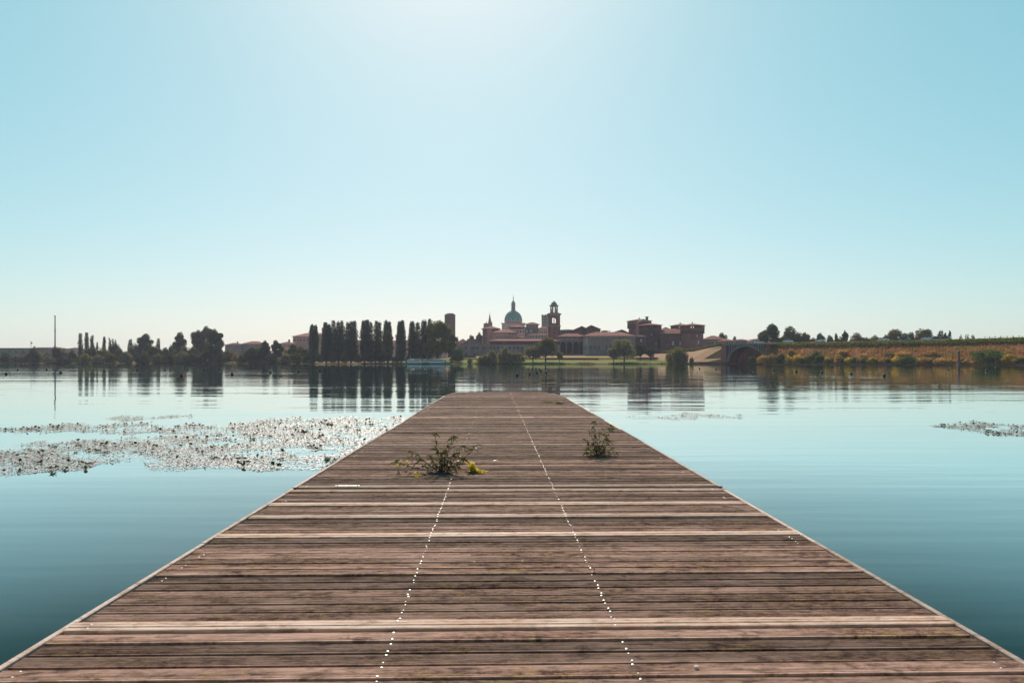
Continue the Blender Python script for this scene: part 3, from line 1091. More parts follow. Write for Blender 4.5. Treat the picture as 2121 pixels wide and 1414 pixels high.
    b.wall(1091, 1137, 693.6, 9, 'plaster_pale', y0=2, name='upper_wall')
    b.hip(1091, 1137, 693.6, 691.8, 9, 'tile', y0=2, over=0.5)
    for px in (1094, 1099, 1104, 1111, 1117, 1123, 1130):
        b.window(px, 697, 0.8, 1.3, y0=2)
    # ---- bell tower with round belfry
    Y = 600
    b = Bld('domed_bell_tower', 'tall brick bell tower with open belfry, columned lantern and small dome', 'tower', 1148.2, Y, GB)
    hw = 12.2 / FPX * Y
    z1, z2, z3 = b.lz(675.2), b.lz(651.0), b.lz(648.2)
    D = 2 * hw

    def sq(mb, h, za, zb_):
        return mb.box(-h, h, D / 2 - h, D / 2 + h, za, zb_)
    sq(MB(), hw, -1, z1 - 0.4).build('shaft', M['brick'], b.root)
    sq(MB(), hw + 0.5, z1 - 0.4, z1 + 0.5).build('cornice', M['stone'], b.root)
    for s in (-1, 1):
        MB().box(s * hw * 0.86 - 0.5, s * hw * 0.86 + 0.5, -0.35, 0.0, -1, z1 - 0.4).build('pilaster', M['brick_dark'], b.root)
    # belfry: four corner piers, arched heads, open in the middle
    zb0 = z1 + 0.5
    ow = hw * 0.36
    for sx in (-1, 1):
        for sy in (-1, 1):
            x0, x1 = sorted((sx * ow, sx * (hw - 0.1)))
            y0, y1 = sorted((D / 2 + sy * ow, D / 2 + sy * (hw - 0.1)))
            MB().box(x0, x1, y0, y1, zb0, z2 - 0.6).build('pier', M['brick'], b.root)
    for sy in (0, 1):
        yy = 0.15 if sy == 0 else D - 1.15
        mb = MB()
        zsp = b.lz(661)
        n = 10
        for k in range(n):
            a0, a1 = math.pi * k / n, math.pi * (k + 1) / n
            mb.prism([(ow * math.cos(a1), zsp + ow * math.sin(a1)), (ow * math.cos(a0), zsp + ow * math.sin(a0)), (ow * math.cos(a0), z2 - 0.6), (ow * math.cos(a1), z2 - 0.6)], yy, yy + 1.0)
        mb.build('arch', M['brick'], b.root)
        MB().box(-ow, ow, yy, yy + 0.8, zb0, b.lz(669)).build('sill_wall', M['brick'], b.root)
        MB().box(-0.18, 0.18, yy, yy + 0.4, b.lz(669), zsp + ow * 0.9).build('mullion', M['stone'], b.root)
    for sx in (-1, 1):
        x0, x1 = sorted((sx * (hw - 0.9), sx * (hw - 0.15)))
        MB().box(x0, x1, D / 2 - ow, D / 2 + ow, zb0, b.lz(666)).box(x0, x1, D / 2 - ow, D / 2 + ow, b.lz(657.5), z2 - 0.6).build('side_wall', M['brick'], b.root)
    sq(sq(MB(), hw + 0.3, z2 - 0.6, z2), hw + 0.9, z2, z2 + 0.7).build('cornice', M['stone'], b.root)
    sq(MB(), hw - 0.2, z2 + 0.7, z3).build('attic', M['brick'], b.root)
    # round columned lantern
    zt0, zt1 = z3, b.lz(634.0)
    rt = 8.7 / FPX * Y
    lt = MB().lathe([(rt + 0.3, zt0), (rt + 0.3, zt0 + 0.5)], 16, (0, D / 2, 0)).build('lantern_base', M['stone'], b.root)
    for k in range(8):
        an = 2 * math.pi * (k + 0.5) / 8
        MB().tube([(rt * 0.82 * math.cos(an), D / 2 + rt * 0.82 * math.sin(an), zt0 + 0.4), (rt * 0.82 * math.cos(an), D / 2 + rt * 0.82 * math.sin(an), zt1)], 0.52, 7).build('column', M['stone'], b.root)
    for k in range(4):
        an = 2 * math.pi * k / 4 + math.pi / 4
        cx_, cy_ = rt * 0.93 * math.cos(an), D / 2 + rt * 0.93 * math.sin(an)
        MB().lathe([(0.35, zt0 + 0.4), (0.35, zt0 + 3.0), (0.1, zt0 + 4.0)], 6, (cx_, cy_, 0)).build('pinnacle', M['stone'], b.root)
    MB().lathe([(rt * 0.95, zt1), (rt * 0.95, zt1 + 0.5), (rt * 1.12, zt1 + 0.6), (rt * 1.12, zt1 + 1.1)], 16, (0, D / 2, 0)).build('entablature', M['stone'], b.root)
    rd = 6.3 / FPX * Y
    hd = b.lz(623.3) - (zt1 + 1.0)
    MB().lathe([(rd * 1.0, zt1 + 1.0), (rd, zt1 + 1.0 + 0.25 * hd), (rd * 0.9, zt1 + 1 + 0.5 * hd), (rd * 0.66, zt1 + 1 + 0.76 * hd), (rd * 0.32, zt1 + 1 + 0.93 * hd), (0.3, zt1 + 1 + hd)], 16, (0, D / 2, 0)).build('dome', M['copper'], b.root, True)
    MB().lathe([(0.25, b.lz(623.6)), (0.5, b.lz(622.6)), (0.1, b.lz(621.5))], 8, (0, D / 2, 0)).build('finial', M['dark_metal'], b.root)
    for py in (681, 690, 700):
        b.window(1148.2, py, 0.9, 1.6, trim='brick')
    # ---- roofs right of the bell tower
    b = Bld('long_grey_hall', 'long hall with flat greenish grey roof line right of the bell tower', 'building', 1175, 610, GB)
    b.wall(1160, 1192, 684, 10, 'plaster')
    b.hip(1160, 1192, 684, 681.8, 10, 'tile_grey', over=0.8)
    for i in range(5):
        b.window(1164 + i * 5.5, 688.5, 0.9, 1.3)
    b = Bld('gabled_hall', 'brown hall with a low gable, left one of the two gabled halls', 'building', 1205, 606, GB)
    b.wall(1187, 1222, 684.0, 16, 'brick_dark')
    b.gable(1187, 1222, 684.0, 676.2, 16, 'brick_dark', 'tile_dark', apex=1205)
    for px in (1195, 1202, 1209):
        b.window(px, 688, 0.9, 1.2)
    b = Bld('gabled_hall', 'taller brown hall with a low gable, right one of the two gabled halls', 'building', 1228, 600, GB)
    b.wall(1212, 1243.5, 681.8, 20, 'brick_dark')
    b.gable(1212, 1243.5, 681.8, 674.2, 20, 'brick_dark', 'tile_dark', apex=1224.5)
    for px in (1218, 1225, 1232, 1239):
        b.window(px, 687, 0.9, 1.2)
    # ---- arcade on the lake front
    b = Bld('arcaded_wing', 'palace wing with a row of tall round arches right of the bell tower', 'building', 1184, 560, GB)
    arcade(b, 1156, 1213, 697.5, 713.5, 736, [(1166.3, 1.95), (1179.6, 1.95), (1193.0, 1.95), (1205.2, 1.95)], 'plaster')
    b.cornice(1156, 1213, 703.2, 0.9, 'brick_pink', h=0.6, proud=0.25)
    b.hip(1156, 1213, 697.3, 690.5, 12, 'tile', over=0.9)
    MB().box(b.lx(1156), b.lx(1213), 3.5, 12, -0.5, b.lz(697.5)).build('rear_block', M['brick_dark'], b.root)
    for px in (1160, 1170, 1180, 1190, 1200):
        b.window(px, 700.3, 0.8, 0.8)
    # ---- palace wing, left end coloured as if sunlit
    b = Bld('lakefront_palace', 'broad grey palace wing with hipped pink roof and left end toned as sunlit, beside the castle', 'building', 1262, 545, GB, R(0))
    b.wall(1217.5, 1316, 696.5, 18, 'plaster')
    MB().prism_x([(0, 0), (0, 0)], 0, 0) if False else None
    e0 = b.lx(1208, 12)
    MB().add([(b.lx(1217.5), 0.02, -0.5), (b.lx(1217.5), 0.02, b.lz(696.5)), (e0, 16, b.lz(696.5)), (e0, 16, -0.5), (b.lx(1217.5) + 0.4, 17.5, -0.5), (b.lx(1217.5) + 0.4, 17.5, b.lz(696.5))],
             [(0, 3, 2, 1), (3, 4, 5, 2), (1, 2, 5)]).build('end_wall', M['plaster_pale'], b.root)  # paler plaster stands in for grazing sunlight on this end
    b.hip(1208.5, 1316, 696.3, 687.4, 18, 'tile', over=1.0)
    b.cornice(1217.5, 1316, 697.8, 0.3, 'stone', h=0.5, proud=0.2)
    for px in (1223.4, 1231.6, 1239.8):
        b.window(px, 720, 1.5, 2.9)
    for px in (1256.2, 1264, 1271):
        b.window(px, 719, 1.4, 4.0)
    for px in (1280, 1290, 1300, 1309):
        b.window(px, 720, 1.3, 2.6)
    for px in (1228, 1240, 1256, 1271, 1285, 1300):
        b.window(px, 701.5, 1.0, 0.9)
    ze = b.lz(716)
    for i in range(3):                      # slit windows on the pale end
        t = 0.2 + 0.28 * i
        px_ = b.lx(1217.5) * (1 - t) + e0 * t
        o = MB().box(-0.5, 0.5, -0.08, 0.1, 0, 3.2).build('window', M['pane'], b.root)
        o.location = (px_, 16 * t, b.lz(724))
        o.rotation_euler = (0, 0, math.atan2(16, e0 - b.lx(1217.5)) + math.pi)
    b.chimney(1228, 685.5, 690, 1.2, 9)
    # small roofs between
    b = Bld('turret_house', 'small flat capped grey turret house above the palace roof', 'building', 1253, 600, GB)
    b.wall(1247.5, 1259, 685.7, 8, 'plaster')
    b.hip(1247, 1259.5, 685.5, 684, 8, 'tile_grey', over=0.4)
    b.chimney(1262.2, 685, 690, 0.7, 4)
    b.window(1253, 690, 0.9, 1.2)
    b = Bld('ridge_house', 'dark roofed house with a broad low peak left of the castle', 'building', 1285, 590, GB)
    b.wall(1262, 1304, 690, 18, 'brick_dark')
    b.gable(1266, 1303, 690, 683.4, 18, 'brick_dark', 'tile_dark', apex=1288.5)
    b.chimney(1306.4, 679.5, 692, 1.0, 4)
    b.window(1280, 693, 0.9, 1.1)
    # ---- long waterfront building on the left
    b = Bld('waterfront_hall', 'long low hall of grey brown stone along the shore below the dome', 'building', 1050, 548, GB)
    b.wall(946, 1160, 714.5, 16, 'plaster')
    b.cornice(946, 1160, 715, 0.2, 'stone', h=0.7, proud=0.25)
    b.wall(1014, 1160, 706.5, 12, 'brick_dark', y0=3, name='upper_wall')
    b.hip(1012, 1160, 706.3, 702.4, 14, 'tile', y0=2.5, over=0.6)
    b.gable(958, 1010, 713.8, 702.5, 16, 'plaster', 'tile', apex=972)
    for i, px in enumerate((965.5, 978, 983, 988, 1002, 1016, 1024, 1032, 1040, 1048, 1056, 1064.5, 1073, 1081, 1090, 1098, 1107, 1116, 1125)):
        red = px in (1064.5, 1081)
        b.window(px, 721 if i else 720.5, 1.1, 1.9, arched=i > 4, trim='brick_pink' if red else 'stone')
    for px in (965.5, 982.5, 1005, 1028, 1052, 1078, 1102):
        b.window(px, 735, 1.4, 2.4)
    for px in (972, 994, 1014, 1036, 1060, 1086, 1112, 1136, 1157):
        x = b.lx(px)
        MB().box(x - 0.35, x + 0.35, -0.22, 0, -0.5, b.lz(716)).build('buttress', M['stone'], b.root)
    b = Bld('low_tiled_house', 'low pink tiled house showing behind the big round shore tree', 'building', 955, 580, GB)
    b.wall(944, 972, 711.5, 12, 'plaster_pink')
    b.hip(944, 972, 711.5, 701.5, 14, 'tile', over=0.8)
    for px in (949, 955, 961):
        b.window(px, 713.5, 0.8, 0.9)


town()


def castle():
    b = Bld('castle', 'dark brick castle with four square machicolated towers and tiled roofs', 'castle', 1385, 560, 5.6)
    root = b.root

    def tower(px, Y, vis_px, phi, py_eave, py_mach, py_apex, mat, rows, label=None):
        a = vis_px / FPX * Y / (math.sin(phi) + math.cos(phi))
        x = X(px, Y) - b.x0
        z = lambda py: Z(py, Y) - b.zb
        c = a / 2
        ct = c * 1.12
        mb = MB().box(-c, c, -c, c, -1, z(py_mach) - 1.4)
        mb.add([(-c, -c, z(py_mach) - 1.4), (c, -c, z(py_mach) - 1.4), (c, c, z(py_mach) - 1.4), (-c, c, z(py_mach) - 1.4),
                (-ct, -ct, z(py_mach) + 0.6), (ct, -ct, z(py_mach) + 0.6), (ct, ct, z(py_mach) + 0.6), (-ct, ct, z(py_mach) + 0.6)],
               [(0, 1, 5, 4), (1, 2, 6, 5), (2, 3, 7, 6), (3, 0, 4, 7)])
        mb.box(-ct, ct, -ct, ct, z(py_mach) + 0.6, z(py_eave) - 1.9)
        t = mb.build('tower', M[mat], root)
        t.location = (x, Y - b.Y + a * 0.7, 0)
        t.rotation_euler = (0, 0, phi)
        # open gallery under the roof
        g = MB()
        n = 7
        for k in range(n):
            q = -ct + 0.35 + (2 * ct - 0.7) * k / (n - 1)
            for s in (-1, 1):
                g.box(q - 0.42, q + 0.42, s * (ct - 0.45) - 0.4, s * (ct - 0.45) + 0.4, z(py_eave) - 1.9, z(py_eave) + 0.05)
                if 0 < k < n - 1:
                    g.box(s * (ct - 0.45) - 0.4, s * (ct - 0.45) + 0.4, q - 0.42, q + 0.42, z(py_eave) - 1.9, z(py_eave) + 0.05)
        g.build('gallery', M[mat], t)
        br = MB()
        n = 9
        for k in range(n):
            q = -ct + 0.5 + (2 * ct - 1.0) * k / (n - 1)
            br.box(q - 0.28, q + 0.28, -ct - 0.15, -c, z(py_mach) - 2.2, z(py_mach) + 0.4)
            br.box(-ct - 0.15, -c, q - 0.28, q + 0.28, z(py_mach) - 2.2, z(py_mach) + 0.4)
        br.build('machicolation', M['brick_dark'], t)
        MB().hip(-ct, ct, -ct, ct, z(py_eave) + 0.3, z(py_apex), ct + 0.65, 0.7, 0.3).build('roof', M['tile'], t)
        MB().lathe([(0.35, z(py_apex) - 0.4), (0.35, z(py_apex) + 0.5), (0.55, z(py_apex) + 0.6), (0.1, z(py_apex) + 1.2)], 6).build('finial', M['brick'], t)
        for lx_, py, w, h, pane in rows:
            MB().box(lx_ * c - w / 2, lx_ * c + w / 2, -c - 0.08, -c + 0.1, z(py) - h / 2, z(py) + h / 2).build('window', M[pane], t)
            MB().box(lx_ * c - w / 2 - 0.2, lx_ * c + w / 2 + 0.2, -c - 0.2, -c + 0.1, z(py) - h / 2 - 0.25, z(py) - h / 2).build('sill', M['stone'], t)
        for lx_, py, w, h in ((-0.2, rows[0][1] if rows else py_mach + 10, 0.7, 1.0),):
            MB().box(-c - 0.08, -c + 0.1, lx_ * c - w / 2, lx_ * c + w / 2, z(py) - h / 2, z(py) + h / 2).build('window', M['pane'], t)
        return t
    ph = R(21)
    tower(1350.5, 560, 39.5, ph, 673, 684, 668, 'brick_dark', [(0.0, 696, 0.8, 1.2, 'pane'), (0.3, 711, 0.9, 1.6, 'pane_pale'), (-0.4, 692, 0.8, 1.2, 'pane_pale')])
    ta = tower(1328, 610, 42, ph, 664, 674, 658.5, 'brick_dark', [(0.2, 690, 0.8, 1.2, 'pane')])
    tower(1439.5, 540, 41.5, ph, 673.5, 684, 668.5, 'brick', [(0.05, 695, 1.0, 1.8, 'pane_pale'), (0.25, 708.5, 1.2, 2.6, 'pane_pale'), (-0.35, 700, 0.8, 1.2, 'pane')])
    tower(1413, 600, 33, ph, 674, 684, 669, 'brick_dark', [(0.0, 690, 0.8, 1.2, 'pane')])
    # curtain walls
    Yw = 556
    w = MB().box(b.lx(1366), b.lx(1424), Yw - b.Y, Yw - b.Y + 10, -1, Z(690.5, Yw) - b.zb).build('curtain_wall', M['brick_dark'], root)
    MB().hip(b.lx(1366), b.lx(1424), Yw - b.Y, Yw - b.Y + 10, Z(690.3, Yw) - b.zb, Z(683.6, Yw + 5) - b.zb, None, 0.8).build('roof', M['tile'], w)
    for px, py, ww, hh, pm in ((1394, 710.5, 1.5, 2.8, 'pane_pale'), (1409, 711, 1.5, 2.8, 'pane_pale'), (1401, 704, 0.7, 0.9, 'pane'), (1380, 709, 1.0, 1.6, 'pane')):
        x, z = X(px, Yw) - b.x0, Z(py, Yw) - b.zb
        y = Yw - b.Y
        MB().box(x - ww / 2, x + ww / 2, y - 0.08, y + 0.1, z - hh / 2, z + hh / 2).build('window', M[pm], w)
        MB().box(x - ww / 2 - 0.2, x + ww / 2 + 0.2, y - 0.22, y + 0.1, z - hh / 2 - 0.25, z - hh / 2).build('sill', M['stone'], w)
    for i in range(9):
        x, z = X(1370 + i * 5.6, Yw) - b.x0, Z(694.5, Yw) - b.zb
        MB().box(x - 0.4, x + 0.4, Yw - b.Y - 0.08, Yw - b.Y + 0.1, z - 0.5, z + 0.5).build('window', M['pane'], w)
    w = MB().box(b.lx(1330), b.lx(1352), 14, 30, -1, Z(668, 585) - b.zb).build('inner_wall', M['brick_dark'], root)
    MB().hip(b.lx(1336), b.lx(1354), 20, 40, Z(667, 590) - b.zb, Z(662.5, 600) - b.zb, None, 0.7).build('roof', M['tile_dark'], w)
    w = MB().box(b.lx(1368), b.lx(1432), 26, 38, -1, Z(684, 590) - b.zb).build('inner_wall', M['brick_dark'], root)
    MB().hip(b.lx(1368), b.lx(1432), 26, 38, Z(683.6, 590) - b.zb, Z(681.5, 596) - b.zb, None, 0.7).build('roof', M['tile'], w)
    MB().hip(b.lx(1386), b.lx(1412), 30, 44, Z(683.6, 592) - b.zb, Z(677.6, 598) - b.zb, None, 0.3).build('roof', M['tile_dark'], w)
    x = X(1338.5, 606) - b.x0
    MB().box(x - 0.9, x + 0.9, 42, 44, Z(664, 603) - b.zb, Z(656.5, 603) - b.zb).box(x - 1.3, x + 1.3, 41.6, 44.4, Z(656.5, 603) - b.zb, Z(655.6, 603) - b.zb).build('chimney', M['brick'], root)
    w = MB().box(b.lx(1312), b.lx(1336), -6, 6, -1, Z(697, 556) - b.zb).build('barbican', M['brick_dark'], root)
    MB().hip(b.lx(1312), b.lx(1336), -6, 6, Z(696.6, 556) - b.zb, Z(694.5, 560) - b.zb, None, 0.6).build('roof', M['tile_grey'], w)
    for px in (1318, 1328):
        x, z = X(px, 554) - b.x0, Z(705, 554) - b.zb
        MB().box(x - 0.6, x + 0.6, -6.08, -5.9, z - 1.1, z + 1.1).build('window', M['pane_pale' if px == 1328 else 'pane'], w)


castle()


def outskirts():
    b = Bld('tiled_barracks', 'low house with red roof and arched windows right of the castle', 'building', 1478, 600, 5.0)
    b.wall(1460, 1503, 703.5, 14, 'plaster')
    b.hip(1460, 1503, 703.3, 695, 14, 'tile', over=0.9)
    for px in (1465, 1470, 1475, 1484, 1489):
        b.window(px, 712, 1.1, 1.8, arched=True)
    b = Bld('red_roof_house', 'pink walled house with bright red roof behind the left bridge end', 'building', 1510, 560, 4.0)
    b.wall(1497, 1522, 706.5, 12, 'brick_pink')
    b.hip(1496, 1523, 706.3, 701.8, 12, 'tile', over=0.8)
    for px in (1501, 1506, 1511, 1516):
        b.window(px, 710, 0.8, 1.3)
    b = Bld('far_roof_row', 'dark red roofed house behind the middle of the bridge', 'building', 1540, 640, 4.0)
    b.wall(1522, 1556, 706, 12, 'brick')
    b.hip(1522, 1556, 706, 702, 12, 'tile_dark', over=0.8)
    for px in (1527, 1533, 1539, 1545, 1551):
        b.window(px, 708.5, 0.8, 1.2)
    b = Bld('gabled_house', 'house with pale gable and red roof left of the causeway trees', 'building', 1570, 620, 4.0)
    b.wall(1555, 1569, 707, 10, 'plaster_pale')
    b.gable(1555, 1569, 707, 703, 10, 'plaster_pale', 'tile')
    b.wall(1569, 1588, 704, 12, 'brick', name='side_wing')
    b.hip(1569, 1588, 704, 698.6, 12, 'tile', over=0.7)
    for px in (1559, 1565):
        b.window(px, 708.5, 0.8, 1.1)
    for px in (1574, 1580):
        b.window(px, 706.5, 0.8, 1.1)
    # left side
    b = Bld('brick_warehouse', 'tall pink brick hall with hipped roof left of the poplar row', 'building', 640, 760, 2.0)
    b.wall(606.5, 690, 697, 26, 'brick_pink')
    b.hip(606.5, 690, 697, 689.5, 26, 'tile', over=1.2, inset=12)
    for px in (611, 617, 623, 630, 637, 644):
        b.window(px, 704, 1.1, 1.8)
    b = Bld('low_roof_house', 'low house with long pink roof behind the shrubs left of the brick hall', 'building', 520, 780, 2.0)
    b.wall(466, 500, 714.5, 12, 'plaster')
    b.hip(466, 500, 714.5, 710, 12, 'tile_dark', over=0.8)
    b.wall(500, 545, 712.5, 16, 'plaster', y0=4, name='side_wing')
    b.hip(500, 545, 712.5, 706.5, 16, 'tile', y0=4, over=0.8)
    for px in (471, 478, 485, 492, 507, 515, 523, 531, 539):
        b.window(px, 718, 0.9, 1.2, y0=0 if px < 500 else 4)
    b.chimney(492, 707, 712, 1.0, 6)
    b = Bld('low_roof_house', 'low house with pink roof and chimney adjoining the tall brick hall', 'building', 592, 740, 2.0)
    b.wall(578, 608, 712, 14, 'plaster_pink')
    b.hip(578, 608, 712, 707, 14, 'tile', over=0.8)
    b.chimney(599, 703, 709, 1.4, 7)
    for px in (583, 590, 597, 603):
        b.window(px, 716, 0.9, 1.2)
    b = Bld('terrace_row', 'long pinkish terrace of houses seen in the gaps between poplars', 'building', 780, 720, 3.0)
    b.wall(690, 925, 712, 14, 'plaster_pink')
    b.hip(690, 925, 712, 704.5, 14, 'tile', over=0.8)
    for i in range(26):
        b.window(695 + i * 9.0, 717, 0.9, 1.3)
    b = Bld('block_behind_poplars', 'pink block whose top shows beside the first poplar', 'building', 668, 690, 3.0)
    b.wall(655, 692, 693, 12, 'brick_pink')
    b.hip(655, 692, 693, 690, 12, 'tile', over=0.6)
    for px in (660, 666, 688):
        b.window(px, 699, 0.9, 1.3)
    b = Bld('blue_shed', 'flat roofed blue grey shed at the far left of the shore', 'building', 30, 640, 1.2)
    b.wall(-60, 64, 722, 24, 'concrete')
    MB().box(b.lx(-62), b.lx(66), -0.6, 24.6, b.lz(722), b.lz(720.5)).build('roof', M['tile_dark'], b.root)
    b.wall(-30, 58, 738, 6, 'stone', y0=-7, name='front_annex')
    for i in range(8):
        b.window(-50 + i * 14, 729, 3.2, 1.5)
    for i in range(5):
        b.window(-22 + i * 16, 741, 2.0, 1.6, y0=-7)
    MB().tube([(b.lx(45.5), 12, b.lz(722)), (b.lx(45.5), 12, b.lz(705))], 0.15, 5).tube([(b.lx(43), 12, b.lz(711)), (b.lx(48.5), 12, b.lz(709.5))], 0.12, 4).box(b.lx(46), b.lx(48.5), 11.5, 12, b.lz(711), b.lz(708)).build('antenna', M['dark_metal'], b.root)
    b = Bld('far_roofs', 'low far houses with dark pink roofs left of the mast trees', 'building', 90, 760, 1.5)
    b.wall(60, 128, 722.5, 12, 'plaster')
    b.hip(60, 128, 722.5, 719, 12, 'tile_dark', over=0.8)
    for px in (66, 74, 82, 90, 98, 106):
        b.window(px, 726, 0.9, 1.2)
    b = Bld('far_roofs', 'low far house with dark pink roof just right of the mast', 'building', 150, 760, 1.5)
    b.wall(136, 162, 723, 12, 'plaster_pink')
    b.hip(136, 162, 723, 719.5, 12, 'tile_dark', over=0.8)
    for px in (141, 148, 155):
        b.window(px, 727, 0.9, 1.2)
    # mast
    Y = 585
    r = empty('chimney_mast', (X(114, Y), Y, 1.2))
    tag(r, 'very tall thin dark mast standing alone on the left shore', 'mast')
    H = Z(653.5, Y) - 1.2
    MB().tube([(0, 0, -1), (0, 0, H * 0.5), (0, 0, H)], [0.52, 0.46, 0.38], 10).build('shaft', M['dark_metal'], r)
    MB().lathe([(1.6, -0.5), (1.6, 0.6), (0.8, 0.9)], 10).build('base', M['concrete'], r)
    for t in (0.33, 0.66, 0.985):
        MB().lathe([(0.62, H * t), (0.78, H * t + 0.1), (0.78, H * t + 0.4), (0.5, H * t + 0.5)], 10).build('collar', M['dark_metal'], r)
    # retaining wall and shore hedge
    def strip(name, label, cat, pts, h, w, mat):
        x, y, z = pts[len(pts) // 2]
        r = empty(name, (x, y, z))
        tag(r, label, cat)
        for a, b_ in zip(pts, pts[1:]):
            a, b_ = Vector(a), Vector(b_)
            d = (b_ - a).normalized()
            nrm = Vector((-d.y, d.x, 0)) * w
            vs = [a, b_, b_ + nrm, a + nrm]
            vs = [q - Vector((0, 0, 0.4)) for q in vs] + [q + Vector((0, 0, h)) for q in vs]
            vs = [q - Vector((x, y, z)) for q in vs]
            MB().add(vs, [(3, 2, 1, 0), (4, 5, 6, 7), (0, 1, 5, 4), (1, 2, 6, 5), (2, 3, 7, 6), (3, 0, 4, 7)]).build('segment', M[mat], r)
        return r
    pts = [(X(px, interp(px, SHORE) + 49), interp(px, SHORE) + 49, 2.45) for px in range(1128, 1256, 16)]
    strip('retaining_wall', 'low dark retaining wall between green bank and tan lawn', 'wall', pts, 1.35, 0.8, 'brick_dark')
    pts = [(X(px, interp(px, SHORE) + 60), interp(px, SHORE) + 60, 3.9) for px in range(955, 1000, 15)]
    strip('garden_wall', 'short dark garden wall right of the big round shore tree', 'wall', pts, 1.6, 0.8, 'brick_dark')
    pts = [(X(px, interp(px, SHORE) + 52), interp(px, SHORE) + 52, 2.5) for px in range(1318, 1372, 9)]
    strip('retaining_wall', 'low red brown wall under the two dark trees before the castle', 'wall', pts, 1.6, 0.8, 'brick')
    # quay below the mound
    pts = [(X(1438, 424), 424, 0.0), (X(1470, 420), 420, 0.0), (X(1506, 412), 412, 0.0)]
    strip('quay_wall', 'low dark stone quay at the foot of the tan mound', 'wall', pts, 1.3, 3.0, 'brick_dark')


outskirts()


# ------------------------------------------------------------------ arch bridge
def bridge():
    bx, by = 129.7, 412.0
    Yb = by
    zd = Z(712.3, Yb)
    ux, uy = 0.573, -0.819
    r = empty('arch_bridge', (bx, by, 0), math.atan2(uy, ux))
    tag(r, 'grey road bridge with one shallow arch and slim spandrel posts', 'bridge')

    def lx(px):
        k = (px - CX) / FPX
        return (by * k - bx) / (ux - uy * k)
    lz = lambda py: Z(py, Yb)
    xa, xb = lx(1507), lx(1583)
    c = (xa + xb) / 2
    a = (xb - xa) / 2
    hz = lz(717.5) - 0.8
    dep = 11

    def arc(t, off=0.0):
        return (c + (a + off) * math.cos(t), 0.8 + (hz + off) * math.sin(t))
    n = 24
    for y0, y1, nm in ((0.0, 1.2, 'arch_rib'), (dep - 1.2, dep, 'arch_rib')):
        mb = MB()
        for k in range(n):
            t0, t1 = math.pi * k / n, math.pi * (k + 1) / n
            mb.prism([arc(t1), arc(t0), arc(t0, 0.75), arc(t1, 0.75)], y0, y1)
        mb.build(nm, M['concrete'], r)
    mb = MB()
    for k in range(n):
        t0, t1 = math.pi * k / n, math.pi * (k + 1) / n
        mb.prism([arc(t1, 0.1), arc(t0, 0.1), arc(t0, 0.55), arc(t1, 0.55)], 1.2, dep - 1.2)
    mb.build('vault', M['brick_dark'], r)
    mb = MB()
    for k in range(n):
        t0, t1 = math.pi * k / n, math.pi * (k + 1) / n
        p0, p1 = arc(t0, 0.7), arc(t1, 0.7)
        mb.prism([p1, p0, (p0[0], zd - 0.5), (p1[0], zd - 0.5)], 2.2, 3.0)
    mb.build('spandrel_wall', M['brick_dark'], r)
    for k in range(15):
        x = xa + (xb - xa) * (k + 0.5) / 15
        if abs(x - c) < a * 0.28:
            continue
        zz = 0.8 + hz * math.sqrt(max(0, 1 - ((x - c) / (a + 0.7)) ** 2)) + 0.3
        MB().box(x - 0.25, x + 0.25, 0.3, 0.9, zz, zd - 0.45).build('spandrel_post', M['concrete'], r)
    MB().box(lx(1497), lx(1593), -0.5, dep + 0.5, zd - 0.5, zd).build('deck', M['concrete'], r)
    MB().box(lx(1497), lx(1593), -0.7, -0.2, zd + 0.0, zd + 0.35).build('kerb', M['concrete'], r)
    for k in range(25):
        x = lx(1497.5) + (lx(1592.5) - lx(1497.5)) * k / 24
        MB().box(x - 0.06, x + 0.06, -0.5, -0.38, zd + 0.35, zd + 1.35).build('railing_post', M['concrete'], r)
    for q in (0.75, 1.3):
        MB().box(lx(1497.5), lx(1592.5), -0.48, -0.40, zd + q, zd + q + 0.09).build('rail', M['concrete'], r)
    MB().box(lx(1494), lx(1505.5), -0.6, dep, -1, zd - 0.5, 0.4).build('abutment', M['brick'], r)
    MB().box(lx(1470), lx(1590), 17, 18.5, -1, zd - 1.5).build('added_dark_backing', M['brick_dark'], r)  # dark wall added behind the arch to keep its opening in shade
    MB().box(lx(1584), lx(1589), -0.2, 4.0, -1, zd - 0.5, 0.4).build('abutment', M['brick'], r)


bridge()


